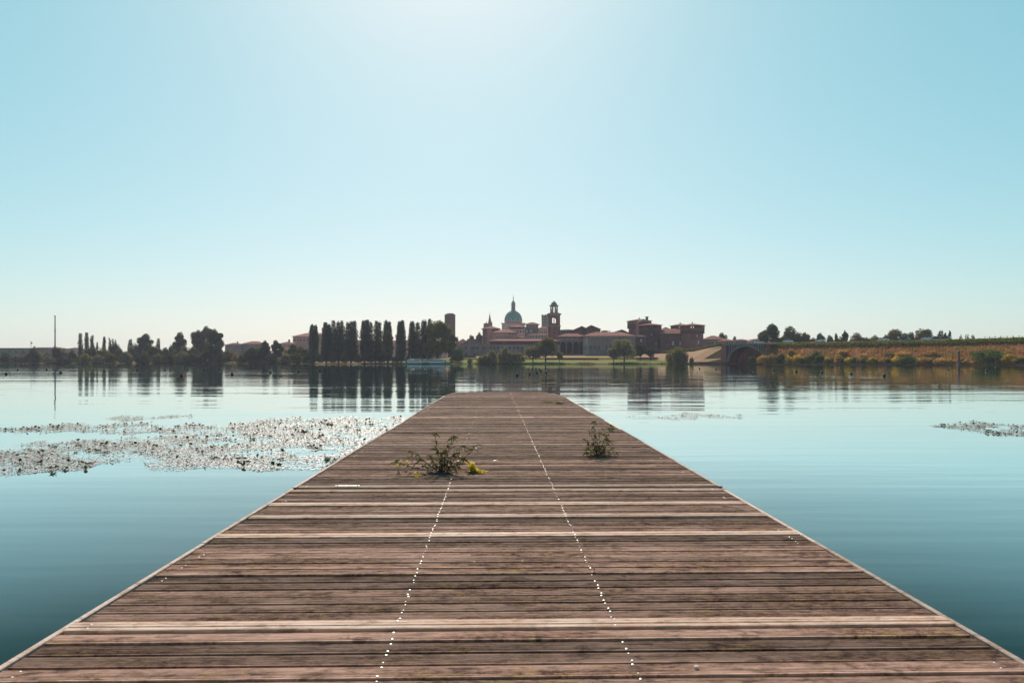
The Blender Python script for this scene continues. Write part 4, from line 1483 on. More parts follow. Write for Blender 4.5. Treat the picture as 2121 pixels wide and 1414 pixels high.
# ------------------------------------------------------------------ trees
def trees():
    pop = [(649, 672, 20), (676, 668.5, 23), (701, 665, 23), (727, 665.5, 24), (755, 663.5, 23), (778, 666, 21), (803, 664, 22), (831, 664.5, 22), (857, 664, 22), (882, 661.5, 20)]
    for i, (px, py, w) in enumerate(pop):
        tree('poplar_tree', px, 462 + (i % 3) * 3, py, w * 1.16, 'poplar', '%s tall slim poplar from the left in the row of ten by the lake' % ORD[i], 'poplars in a row on the shore', style='poplar', zbase=1.0, dens=1.7)
    tree('broad_tree', 804, 452, 684, 30, 'olive_tree', 'round olive tree standing in front of the seventh poplar', style='round', py_base=749, trunk_frac=0.1)
    tree('broad_tree', 906, 455, 663.5, 64, 'olive_tree', 'biggest round tree at the right end of the poplar row', style='round', zbase=1.0, leaf=0.6, trunk_frac=0.04, dens=1.3)
    tree('broad_tree', 935, 462, 690, 30, 'dark_tree', 'dark tree hugging the right side of the biggest round tree', style='round', zbase=1.2)
    tree('broad_tree', 947, 450, 721, 36, 'dark_tree', 'low dark tree right of the moored boats', style='round', py_base=752, trunk_frac=0.08)
    # left shore
    sp = [(166.5, 691, 9), (178, 689.5, 11), (191, 694, 9), (215.5, 695, 9.5), (228, 699, 5), (234, 702, 4.5), (239, 703.5, 4), (270, 702, 9), (327.5, 701, 8), (201, 709, 5)]
    for i, (px, py, w) in enumerate(sorted(sp)):
        tree('poplar_tree', px, 585, py, w, 'poplar', '%s small poplar from the left among the left shore trees' % ORD[i], 'small poplars on the left shore', style='poplar', zbase=1.2)
    lt = [(58, 730, 22, 'olive_tree'), (71, 717, 22, 'dark_tree'), (78, 728, 28, 'olive_tree'), (97, 729, 16, 'dark_tree'), (117, 717, 26, 'dark_tree'), (126, 723, 34, 'olive_tree'),
          (152, 730, 22, 'grey_tree'), (131, 736, 24, 'dark_tree'), (170, 734, 22, 'dark_tree'), (150, 722, 20, 'dark_tree'), (188, 713, 30, 'dark_tree'), (197, 722, 26, 'grey_tree'), (214, 717, 30, 'olive_tree'),
          (240, 711, 36, 'dark_tree'), (246, 721, 34, 'olive_tree'), (276, 711, 32, 'dark_tree'), (302, 690.5, 40, 'dark_tree'), (290, 706, 30, 'dark_tree'), (318, 714, 36, 'dark_tree'), (340, 719, 34, 'dark_tree'),
          (353, 712, 18, 'dark_tree'), (373, 687.5, 36, 'dark_tree'), (384, 712, 30, 'olive_tree'), (362, 722, 28, 'dark_tree'), (411, 683, 38, 'dark_tree'), (446, 681, 40, 'dark_tree'), (428, 675, 36, 'olive_tree'),
          (405, 716, 40, 'dark_tree'), (455, 716, 34, 'dark_tree'), (475, 722, 24, 'olive_tree'), (487, 730, 14, 'tan_bush')]
    front = [(-14, 731, 26, 'dark_tree'), (14, 729, 26, 'dark_tree'), (32, 733, 22, 'olive_tree'), (512, 728, 34, 'dark_tree'), (540, 727, 34, 'olive_tree'), (566, 729, 34, 'dark_tree'), (590, 731, 30, 'grey_tree'), (614, 729, 32, 'dark_tree'), (640, 730, 28, 'dark_tree'), (45, 737, 24, 'dark_tree'), (100, 736, 26, 'grey_tree'), (143, 737, 24, 'dark_tree'), (178, 731, 26, 'olive_tree'), (205, 734, 24, 'grey_tree'), (228, 730, 28, 'olive_tree'), (262, 727, 30, 'grey_tree'),
             (295, 726, 34, 'dark_tree'), (330, 730, 28, 'olive_tree'), (350, 728, 30, 'dark_tree'), (378, 726, 34, 'grey_tree'), (398, 729, 32, 'dark_tree'), (428, 727, 40, 'dark_tree'), (462, 730, 28, 'dark_tree'), (500, 737, 22, 'olive_tree')]
    for i, (px, py, w, mt) in enumerate(sorted(front)):
        tree('shore_shrub', px, 548 - px * 0.05 - max(0, px - 500) * 0.28, py, w * 1.15, mt, '%s low rounded shrub from the left at the left waterside' % ORD[i], 'low shrubs along the left waterside', cat='shrub', style='bush', zbase=0.5, dens=1.5)
    for i, (px, py, w, mt) in enumerate(sorted(lt)):
        kind = {'dark_tree': 'dark green', 'olive_tree': 'olive', 'grey_tree': 'greyish', 'tan_bush': 'tan'}[mt]
        tall = 'tall' if py < 692 else ('middling' if py < 718 else 'low')
        tree('shore_tree', px, 560 + (20 if py < 712 else -8) + (i % 3) * 4 if px < 440 else 540 + (i % 3) * 4, py, w, mt,
             '%s %s bushy tree, %s from the left in the left shore belt' % (tall, kind, ORD[i]),
             'bushy trees along the left shore', style='round' if py < 706 else 'bush', zbase=0.9, trunk_frac=0.0, dens=1.4)
    # between
    mid = [(520, 718, 34, 'dark_tree', 'round'), (528, 733, 34, 'olive_tree', 'bush'), (549, 704.5, 22, 'dark_tree', 'round'), (547, 714, 36, 'dark_tree', 'round'), (573, 704, 30, 'dark_tree', 'round'),
           (596, 723, 26, 'tan_bush', 'round'), (607, 712, 22, 'dark_tree', 'round'), (622, 716, 28, 'olive_tree', 'round'), (631, 723, 26, 'dark_tree', 'round')]
    for i, (px, py, w, mt, st) in enumerate(mid):
        tree('park_tree', px, 505 + (i % 2) * 6, py, w, mt, '%s tree from the left in the clump before the brick hall' % ORD[i].capitalize(), 'clump of trees left of the poplar row', style=st, zbase=1.0, trunk_frac=0.04, dens=1.4)
    for i, (px, py, w) in enumerate([(690, 738, 18), (664, 739, 16), (715, 738, 18), (741, 737, 18), (766, 736, 20), (790, 737, 16), (845, 735, 20), (872, 733, 24)]):
        pass
    # understorey at the poplars' feet
    for i, (px, py, w) in enumerate(sorted([(664, 733, 20), (690, 735, 18), (715, 724, 22), (741, 733, 20), (768, 730, 22), (790, 733, 20), (820, 734, 20), (846, 735, 16)])):
        tree('understorey_shrub', px, 458, py, w, 'dark_tree', '%s dark shrub from the left at the feet of the tall poplars' % ORD[i], 'shrubs under the poplars', cat='shrub', style='bush', zbase=1.1)
    # centre shore
    tree('willow_shrub', 1015, 436, 723, 36, 'grey_tree', 'rounded grey green willow, leftmost on the bank below the dome', cat='shrub', style='bush', zbase=0.5)
    tree('willow_shrub', 1000, 436, 734, 36, 'olive_tree', 'low olive shrub joined to the left side of leftmost bank willow', cat='shrub', style='bush', zbase=0.5)
    tree('willow_shrub', 1046, 436, 716, 36, 'grey_tree', 'tall grey green willow shrub directly below the dome', cat='shrub', style='bush', zbase=0.5)
    tree('willow_shrub', 1071, 436, 726, 36, 'grey_tree', 'shorter grey green willow shrub right of the one below the dome', cat='shrub', style='bush', zbase=0.5)
    tree('small_bush', 974, 440, 740, 12, 'olive_tree', 'little dark bush between the garden wall and the water', cat='shrub', style='bush', zbase=0.4)
    tree('bank_tree', 1104, 438, 718, 44, 'grey_tree', 'round grey green tree with bare stem left of the taller bank tree', style='round', zbase=0.6, trunk_frac=0.3)
    tree('bank_tree', 1130, 440, 699, 52, 'olive_tree', 'tallest olive tree on the bank, below the bell tower', style='round', zbase=0.6, trunk_frac=0.3)
    tree('bank_tree', 1159, 436, 728, 20, 'grey_tree', 'small thin stemmed tree alone on the bank right of tallest', style='round', zbase=0.6, trunk_frac=0.42)
    tree('weeping_willow', 1293, 438, 702, 56, 'grey_tree', 'big domed willow with drooping branches in front of the castle', style='willow', zbase=0.8)
    tree('bank_tree', 1271, 434, 720, 30, 'grey_tree', 'smaller grey tree leaning against the big domed willow', style='round', zbase=0.7, trunk_frac=0.3)
    tree('bank_tree', 1326, 468, 713, 32, 'dark_tree', 'dark tree right behind the big domed willow', style='round', zbase=2.2, trunk_frac=0.25)
    tree('bank_tree', 1348, 470, 720, 28, 'dark_tree', 'lower dark tree before the foot of the front castle tower', style='round', zbase=2.2, trunk_frac=0.25)
    tree('leafy_bush', 1403, 432, 716, 52, 'olive_tree', 'large spreading olive bush left of the tan mound', cat='shrub', style='bush', zbase=0.5, leaf=0.65)
    tree('small_bush', 1433, 425, 738, 10, 'dark_tree', 'small dark bush between the spreading bush and the quay', cat='shrub', style='bush', zbase=0.4)
    tree('town_tree', 976, 660, 693, 18, 'dark_tree', 'dark round tree left of the tall brick palace', style='round', zbase=6, trunk_frac=0.15)
    tree('town_tree', 992, 664, 688, 20, 'olive_tree', 'olive round tree touching the tall brick palace', style='round', zbase=6, trunk_frac=0.15)
    tree('town_tree', 1497, 640, 688, 28, 'dark_tree', 'dark round tree above the red roofs right of the castle', style='round', zbase=4, trunk_frac=0.1)
    tree('town_tree', 1521, 660, 696, 18, 'dark_tree', 'low dark tree behind the red roofed houses by the bridge', style='round', zbase=4, trunk_frac=0.1)
    # trees beyond the causeway
    ct = [(1596, 670.5, 42, 'dark_tree'), (1640, 675.5, 48, 'dark_tree'), (1668, 688, 22, 'grey_tree'), (1700, 690, 24, 'dark_tree'), (1719, 693.5, 20, 'dark_tree'), (1733, 690, 12, 'grey_tree'), (1750, 684, 15, 'dark_tree'),
          (1773, 689, 36, 'grey_tree'), (1812, 694, 30, 'grey_tree'), (1858, 681.5, 46, 'olive_tree'), (1909, 680.5, 46, 'olive_tree'), (1684, 699, 22, 'dark_tree'), (1741, 697, 22, 'grey_tree'), (1793, 698, 24, 'dark_tree'), (1836, 693, 26, 'olive_tree'), (1884, 688, 30, 'dark_tree'), (1932, 694, 22, 'dark_tree')]
    for i, (px, py, w, mt) in enumerate(sorted(ct)):
        Y = 480
        kind = {'dark_tree': 'dark', 'olive_tree': 'olive', 'grey_tree': 'greyish'}[mt]
        tree('causeway_tree', px, Y, py, w * 1.3, mt, '%s %s broad tree from the left behind the causeway' % (ORD[i], kind), 'broad trees behind the causeway', style='round', zbase=1.5, trunk_frac=0.05, dens=1.3)
    for i, (px, py, w) in enumerate([(1948, 684, 12), (1967, 685.5, 9), (1957, 690, 10), (1990, 694, 6), (2003, 693.5, 7), (2015, 694, 7)]):
        tree('columnar_tree', px, 430, py, w, 'poplar', '%s narrow upright tree from the left behind the passing cars' % ORD[i], 'narrow trees behind the causeway', style='poplar', zbase=1.5)
    # bushes at the water on the causeway side
    bs = [(1558, 738, 16, 'green_bush'), (1580, 736, 24, 'tan_bush'), (1600, 734, 24, 'tan_bush'), (1619, 733.5, 24, 'green_bush'), (1633, 738, 22, 'gold_bush'), (1652, 736, 26, 'gold_bush'), (1668, 740, 18, 'green_bush'), (1680, 733, 20, 'green_bush'),
          (1699, 736, 20, 'green_bush'), (1712, 741, 14, 'gold_bush'), (1722, 742, 16, 'green_bush'), (1737, 735, 22, 'tan_bush'), (1760, 741, 24, 'gold_bush'), (1779, 743, 16, 'tan_bush'), (1806, 741, 26, 'gold_bush'), (1832, 741, 28, 'tan_bush'),
          (1856, 737, 20, 'gold_bush'), (1882, 738, 38, 'green_bush'), (1920, 741, 36, 'tan_bush'), (1952, 742, 36, 'tan_bush'), (2046, 722.5, 66, 'green_bush'), (2097, 734, 40, 'gold_bush'), (2010, 744, 30, 'tan_bush')]
    bs += [(1592, 742, 14, 'green_bush'), (1609, 741, 16, 'gold_bush'), (1642, 743, 14, 'tan_bush'), (1690, 743, 14, 'gold_bush'), (1748, 743, 14, 'green_bush'), (1770, 741, 18, 'green_bush'), (1793, 742, 20, 'green_bush'), (1820, 744, 16, 'green_bush'),
           (1845, 743, 18, 'green_bush'), (1868, 742, 20, 'tan_bush'), (1902, 743, 22, 'gold_bush'), (1936, 744, 24, 'green_bush'), (1968, 743, 22, 'gold_bush'), (1995, 744, 22, 'green_bush'), (2075, 741, 24, 'tan_bush'), (2118, 742, 24, 'green_bush')]
    kindw = {'green_bush': 'dark green', 'gold_bush': 'golden', 'tan_bush': 'tan'}
    cnt = {}
    for i, (px, py, w, mt) in enumerate(sorted(bs)):
        k = cnt.get(mt, 0)
        cnt[mt] = k + 1
        d = 1.6 if px != 2046 else 4
        q = cause_pt(px, d)
        lab = '%s %s bush from the left at the foot of the causeway' % (ORD[k], kindw[mt])
        if px == 2046:
            lab = 'big dark green bush, much the largest on the causeway slope'
        tree('bank_bush', px, q.y, py - 2.0, w * 1.22, mt, lab, 'bushes along the causeway foot', cat='bush', style='bush', zbase=q.z - 0.5, leaf=0.4, dens=2.4)
    up = [(1690, 727, 18, 'green_bush'), (1745, 724, 22, 'tan_bush'), (1640, 722, 14, 'tan_bush'), (1870, 728, 30, 'tan_bush'), (1930, 727, 34, 'tan_bush'), (1790, 733, 24, 'tan_bush'), (1845, 731, 22, 'green_bush')]
    for i, (px, py, w, mt) in enumerate(sorted(up)):
        q = cause_pt(px, 11)
        tree('slope_bush', px, q.y, py - 1.5, w * 1.3, mt, '%s bush from the left halfway up the causeway slope' % ORD[i], 'bushes on the causeway slope', cat='bush', style='bush', zbase=q.z - 0.6, leaf=0.4, dens=1.6)


trees()


def ground_cover():
    nr = next_rng()
    # dry grass on the slope
    n = 26000
    px = nr.uniform(1586, 2500, n)
    d = nr.uniform(0.8, 19, n)
    P = np.array([cause_pt(a, b) for a, b in zip(px, d)])
    P[:, 2] += nr.uniform(0.0, 1.0, n) * (0.35 + 0.35 * np.sin(px * 0.33 + d * 0.7) * np.sin(px * 0.11 - d * 0.4) + 0.25 * np.sin(px * 0.9))
    o = link('dry_grass', leaf_mesh('dry_grass', P, 0.36, nr, 4.0, None, 2.4), M['dry_grass'])
    tag(o, 'rust coloured dry grass covering the causeway slope', 'grass', kind='stuff')
    # hedge along the crest
    n = 22000
    px = nr.uniform(1592, 2500, n)
    d = nr.uniform(18.5, 23.5, n)
    P = np.array([cause_pt(a, b) for a, b in zip(px, d)])
    top = np.array([cause_z(a, 26) for a in px]) + 0.25 + 0.2 * np.sin(px * 0.21) * np.sin(px * 0.07)
    P[:, 2] += nr.uniform(0.0, 1.0, n) * np.minimum(1.8, top - P[:, 2])
    root = empty('crest_hedge', tuple(cause_pt(1900, 21)))
    me = leaf_mesh('hedge', P - np.array(root.location), 0.45, nr, 1.5, None, 1.5)
    tag(root, 'long green hedge running along the top of the causeway', 'hedge')
    link('foliage', me, M['hedge'], root)
    mb = MB()
    for k in range(60):
        q = cause_pt(1594 + k * 15, 21) - root.location
        mb.tube([(q.x, q.y, q.z - 0.3), (q.x + 0.2, q.y, q.z + 1.2)], 0.06, 4)
    mb.build('stems', M['bark'], root)
    # hedge on the town side of the bridge
    pts = [(1372, 496, 731), (1395, 490, 730), (1440, 470, 726.5), (1470, 448, 720), (1497, 432, 715)]
    n = 4000
    t = nr.uniform(1372, 1499, n)
    Yl = np.interp(t, [p[0] for p in pts], [p[1] for p in pts])
    zl = np.array([Z(interp(a, [(p[0], p[2]) for p in pts]), b) for a, b in zip(t, Yl)])
    P = np.stack([(t - CX) / FPX * Yl, Yl + nr.uniform(-1, 1, n), zl + nr.uniform(-0.3, 1.6, n)], 1)
    root = empty('ramp_hedge', (X(1440, 470), 470, Z(726.5, 470)))
    tag(root, 'clipped green hedge climbing from the castle to the bridge', 'hedge')
    link('foliage', leaf_mesh('hedge', P - np.array(root.location), 0.4, nr, 1.5, None, 1.4), M['hedge'], root)
    # reeds and rough grass at the water's edge
    n = 16000
    px = nr.uniform(-250, 1500, n)
    S = np.interp(px, [p[0] for p in SHORE], [p[1] for p in SHORE])
    d = np.abs(nr.normal(1.5, 2.0, n))
    clump = np.sin(px * 0.11) + np.sin(px * 0.037 + 1) + nr.normal(0, 0.5, n)
    keep = clump > -0.2
    px, S, d, clump = px[keep], S[keep], d[keep], clump[keep]
    Yv = S + d
    P = np.stack([(px - CX) / FPX * Yv, Yv, 0.25 + nr.uniform(0, 0.7, len(px)) * np.clip(0.4 + clump * 0.4, 0.2, 1.2)], 1)
    o = link('shore_reeds', leaf_mesh('reeds', P, 0.4, nr, 3.0, None, 1.9), M['olive_tree'])
    tag(o, 'rough dark green reeds fringing the far shore', 'reeds', kind='stuff')


ground_cover()


# ------------------------------------------------------------------ boats, buoys, posts, cars
def hull_mesh(L, B, H, bow=0.35):
    st = [(0, 0.75), (0.12, 0.95), (0.4, 1.0), (0.65, 1.0), (0.85, 0.66), (1.0, 0.06)]
    vs, fs = [], []
    for t, w in st:
        x = -L / 2 + L * t
        sh = 0.16 * H * max(0, t - 0.6) / 0.4
        for s in (-1, 1):
            vs += [(x + bow * 0, s * B / 2 * w * 0.72, -0.35), (x + (bow * (t > 0.9)), s * B / 2 * w, H + sh)]
    for i in range(len(st) - 1):
        a = i * 4
        b = a + 4
        fs += [(a, b, b + 1, a + 1), (a + 2, a + 3, b + 3, b + 2), (a + 1, b + 1, b + 3, a + 3), (a, a + 2, b + 2, b)]
    fs += [(0, 1, 3, 2), (len(vs) - 4, len(vs) - 2, len(vs) - 1, len(vs) - 3)]
    return MB().add(vs, fs)


def tour_boat(px0, px1, Y, label, hullm, roofm, flip, top_py, two=False):
    L = (px1 - px0) / FPX * Y
    r = empty('tour_boat', (X((px0 + px1) / 2, Y), Y, 0.0), math.pi if flip else 0.0)
    tag(r, label, 'boat', 'tour boats moored at the poplar shore')
    Ht = Z(top_py, Y)
    h = Ht * 0.36
    hu = hull_mesh(L, 4.2, h).build('hull', M[hullm], r)
    hull_mesh(L * 1.005, 4.28, h * 0.28).build('waterline_band', M['teal_paint'], hu)
    x0, x1 = -L * 0.46, L * 0.26
    cab = MB().box(x0, x1, -1.7, 1.7, h, Ht * 0.86).build('cabin', M['white_paint'], r)
    n = 6
    for k in range(n):
        a = x0 + 0.3 + (x1 - x0 - 0.6) * k / n
        b = a + (x1 - x0 - 0.6) / n - 0.25
        for s in (-1, 1):
            y0, y1 = sorted((s * 1.66, s * 1.76))
            MB().box(a, b, y0, y1, h + 0.3 * (Ht - h), h + 0.68 * (Ht - h)).build('window', M['pane'], cab)
    MB().add([(x1, -1.6, h + 0.3), (x1 + 1.2, -1.4, h + 0.3), (x1, -1.6, Ht * 0.83), (x1, 1.6, h + 0.3), (x1 + 1.2, 1.4, h + 0.3), (x1, 1.6, Ht * 0.83)],
             [(0, 1, 2), (3, 5, 4), (1, 4, 5, 2)]).build('windscreen', M['pane'], r)
    MB().box(x0 - 0.4, x1 + 0.5, -1.95, 1.95, Ht * 0.86, Ht * 0.92).build('roof', M[roofm], r)
    MB().box(-L * 0.1, L * 0.06, -1.0, 1.0, Ht * 0.92, Ht * 1.06).build('wheelhouse', M['white_paint'], r)
    for k in range(7):
        x = x0 + (x1 - x0) * k / 6
        MB().box(x - 0.04, x + 0.04, -1.85, -1.77, Ht * 0.92, Ht * 0.92 + 0.7).build('railing_post', M['white_paint'], r)
    MB().box(x0, x1, -1.85, -1.77, Ht * 0.92 + 0.7, Ht * 0.92 + 0.78).build('rail', M['white_paint'], r)
    MB().tube([(L * 0.12, 0, Ht * 0.9), (L * 0.12, 0, Ht * 0.92 + 2.6)], 0.07, 5).build('mast', M['white_paint'], r)


tour_boat(836, 872, 430, 'white tour boat with pale bow, leftmost of the moored boats', 'cyan_paint', 'white_paint', True, 744.5, True)
tour_boat(868, 894, 436, 'darker teal tour boat in the middle of the moored boats', 'teal_paint', 'cyan_paint', False, 744.5)
tour_boat(888, 931, 430, 'pale turquoise tour boat, rightmost and longest of the moored boats', 'cyan_paint', 'cyan_paint', False, 744)


def buoys():
    rows = [('right', 'teal', [(1417, 763), (1449, 764), (1483, 765), (1520, 765.5), (1559, 767), (1602, 768), (1649, 770), (1702, 772), (1763, 775), (1831, 779)], 'dark teal ball buoy, %s from the left in the long row off the bridge'),
            ('far', 'teal', [(1740, 763), (1786, 764), (1837, 764.3), (1896, 765), (1964, 766), (2043, 768)], 'dark teal ball buoy, %s from the left in the row below the causeway'),
            ('mid', 'teal', [(1071, 778), (1094, 764), (1097, 775.5), (1103, 764.5), (1110, 765), (1112, 772), (1117, 766.5), (1121, 769), (1131, 771.5)], 'dark ball buoy, %s from the left in the cluster beyond the pier end'),
            ('left', 'dark', [(13, 775), (37, 767), (97, 766), (126, 772.5), (216, 769), (285, 767.6), (342, 767), (376, 779.4), (389, 767), (424, 766), (455, 766), (481, 776), (560, 772.6), (619, 771), (663, 768.6), (697, 767.4), (723.5, 766), (744, 765), (760, 765), (773, 764)], 'dark ball buoy, %s from the left in the curved left line')]
    prof = [(0.02, -0.23), (0.13, -0.19), (0.2, -0.11), (0.235, 0.0), (0.225, 0.08), (0.17, 0.165), (0.09, 0.215), (0.06, 0.23), (0.06, 0.27), (0.02, 0.29)]
    ball = MB().lathe(prof, 14).mesh('ball', True)
    ring = MB().lathe([(0.236, -0.03), (0.252, -0.02), (0.252, 0.02), (0.236, 0.03)], 14).mesh('band')
    pts = [(0.05 * math.cos(a), 0, 0.32 + 0.05 * math.sin(a)) for a in [2 * math.pi * k / 8 for k in range(9)]]
    eye = MB().tube(pts, 0.014, 5).mesh('eyelet')
    for key, cm, lst, lab in rows:
        for i, (px, py) in enumerate(sorted(lst)):
            Y = DW(py)
            red = (key == 'left' and px in (376, 126, 13))
            s = 1.0 if key != 'mid' else 0.95
            r = empty('ball_buoy', (X(px, Y), Y, 0.10 * s), rng.uniform(0, 3))
            r.rotation_euler.x = rng.uniform(-0.15, 0.15)
            sc_ = s * rng.uniform(0.75, 0.95)
            r.scale = (sc_,) * 3
            lb = lab % ORD[i]
            if red:
                lb = lb.replace('dark ball', 'reddish ball')
            tag(r, lb, 'buoy', {'right': 'buoys in the row off the bridge', 'far': 'buoys below the causeway', 'mid': 'buoys clustered beyond the pier', 'left': 'buoys in the left line'}[key])
            o = bpy.data.objects.new('ball', ball)
            col.objects.link(o)
            o.parent = r
            if not ball.materials:
                ball.materials.append(None)
            o.material_slots[0].link = 'OBJECT'
            o.material_slots[0].material = M['buoy_red'] if red else M['buoy_' + cm]
            link('band', ring, M['dark_metal'], r)
            link('eyelet', eye, M['dark_metal'], r)
    # lone red buoy
    Y = DW(762)
    r = empty('ball_buoy', (X(2063, Y), Y, 0.1))
    tag(r, 'small red buoy right of the rust brown pole', 'buoy')
    MB().lathe(prof, 14).build('ball', M['buoy_red'], r, True)
    link('eyelet', eye, M['dark_metal'], r)


buoys()


def water_pole():
    Y = 285
    r = empty('mooring_pole', (X(1986.5, Y), Y, 0))
    tag(r, 'thick rust brown pole standing in the water before the causeway', 'pole')
    H = Z(727, Y)
    MB().tube([(0, 0, -3), (0, 0, H * 0.5), (0.03, 0, H)], [0.44, 0.42, 0.4], 12).build('shaft', M['rust'], r)
    MB().lathe([(0.45, H - 0.3), (0.47, H - 0.25), (0.47, H), (0.2, H + 0.12)], 12).build('cap', M['rust'], r)
    MB().lathe([(0.47, 0.5), (0.5, 0.55), (0.5, 0.8), (0.47, 0.85)], 12).build('band', M['dark_metal'], r)


water_pole()


def cars():
    L, W = 4.4, 1.75
    body = MB().prism([(-2.2, 0.3), (-2.15, 0.75), (-1.9, 0.88), (-1.0, 0.95), (1.0, 0.95), (1.95, 0.86), (2.15, 0.72), (2.2, 0.3)], -W / 2, W / 2).mesh('body')
    cabin = MB().add([(-1.75, -0.82, 0.95), (1.15, -0.82, 0.95), (1.15, 0.82, 0.95), (-1.75, 0.82, 0.95), (-1.25, -0.66, 1.42), (0.35, -0.66, 1.42), (0.35, 0.66, 1.42), (-1.25, 0.66, 1.42)],
                     [(0, 1, 5, 4), (1, 2, 6, 5), (2, 3, 7, 6), (3, 0, 4, 7)]).mesh('cabin_glass')
    roof = MB().box(-1.28, 0.38, -0.68, 0.68, 1.42, 1.48).box(-0.5, -0.38, -0.84, 0.84, 0.95, 1.44).mesh('roof')
    wheel = MB().prism([(0.32 * math.cos(2 * math.pi * k / 12), 0.32 * math.sin(2 * math.pi * k / 12)) for k in range(12)], -0.1, 0.1).mesh('tyre')
    rim = MB().prism([(0.2 * math.cos(2 * math.pi * k / 10), 0.2 * math.sin(2 * math.pi * k / 10)) for k in range(10)], -0.12, 0.12).mesh('rim')
    lamp = MB().box(-0.05, 0.05, -0.2, 0.2, -0.07, 0.07).mesh('headlight')
    lst = [(1632, 'car_white', 0, 'white car on the causeway below the two biggest trees'), (1700, 'car_white', 1, 'white car on the causeway, second from the left'), (1830, 'car_white', 0, 'white car partly sunk behind the hedge in mid causeway'),
           (1873, 'car_dark', 1, 'dark car driving ahead of the bright white car'), (1920, 'car_white', 0, 'brightest white car between two dark cars on the causeway'), (1943, 'car_dark', 0, 'dark car just behind the brightest white car'), (1957, 'car_dark', 1, 'rightmost dark car on the causeway, tailing another dark car'),
           (1572, 'car_white', 0, 'white car on the right end of the bridge')]
    for px, mt, fl, lab in lst:
        if px < 1590:
            Y = 408
            q = Vector((X(px, Y), Y, Z(712.3, 412)))
        else:
            q = cause_pt(px, 33 if fl else 36)
            q.z += 0.02
        a = cause_pt(px + 20, 33) - cause_pt(px - 20, 33)
        r = empty('car', q, math.atan2(a.y, a.x) + (math.pi if fl else 0))
        r.rotation_euler.y = 0
        r.scale = (1.15, 1.15, 1.25)
        tag(r, lab, 'car', 'cars on the causeway')
        for nm, me, m in (('body', body, M[mt]), ('roof', roof, M[mt])):
            o = bpy.data.objects.new(nm, me)
            col.objects.link(o)
            o.parent = r
            if not me.materials:
                me.materials.append(None)
            o.material_slots[0].link = 'OBJECT'
            o.material_slots[0].material = m
        link('cabin_glass', cabin, M['pane'], r)
        for sx in (-1.35, 1.35):
            for sy in (-0.8, 0.8):
                w = link('wheel', wheel, M['rubber'], r, (sx, sy, 0.32))
                link('rim', rim, M['screw'], w)
        for sy in (-0.6, 0.6):
            link('headlight', lamp, M['white_paint'], r, (2.18, sy, 0.68))


cars()


def marker_posts():
    pole = MB().tube([(0, 0, -0.3), (0, 0, 1.15)], 0.09, 8).mesh('pole')
    head = MB().lathe([(0.12, 1.1), (0.24, 1.2), (0.26, 1.45), (0.18, 1.62), (0.03, 1.68)], 10).mesh('bollard_cap', True)
    lst = [1713, 1740, 1767, 1797, 1827, 1861, 1895, 1932]
    for i, px in enumerate(lst):
        q = cause_pt(px, 27)
        r = empty('marker_bollard', q)  # unlit marker post with a white cap
        r.scale = (1.4, 1.4, 1.3)
        tag(r, '%s white topped bollard from the left along the causeway road' % ORD[i], 'bollard', 'bollards along the causeway')
        link('pole', pole, M['dark_metal'], r)
        link('bollard_cap', head, M['white_paint'], r)
    fp = MB().box(-0.08, 0.08, -0.08, 0.08, -0.3, 1.3).mesh('fence_post')
    r = empty('post_fence', cause_pt(2080, 27))
    tag(r, 'thin post and rail fence on the right end of the causeway', 'fence')
    prev = None
    for px in (2040, 2050, 2061, 2073, 2086, 2098, 2111, 2125, 2140):
        q = cause_pt(px, 27) - r.location
        link('post', fp, M['bark'], r, q)
        if prev is not None:
            MB().tube([prev + Vector((0, 0, 0.8)), q + Vector((0, 0, 0.8))], 0.035, 4).build('rail', M['bark'], r)
        prev = q


marker_posts()


# ------------------------------------------------------------------ pier
PIER_X, PIER_A = 0.068, R(0.77)
PIER_HALF = 2.33
PIER_END = 33.0


def pier_to_world(lx, ly, z=0.0):
    return Vector((PIER_X + lx * math.cos(PIER_A) - ly * math.sin(PIER_A), lx * math.sin(PIER_A) + ly * math.cos(PIER_A), DECK + z))


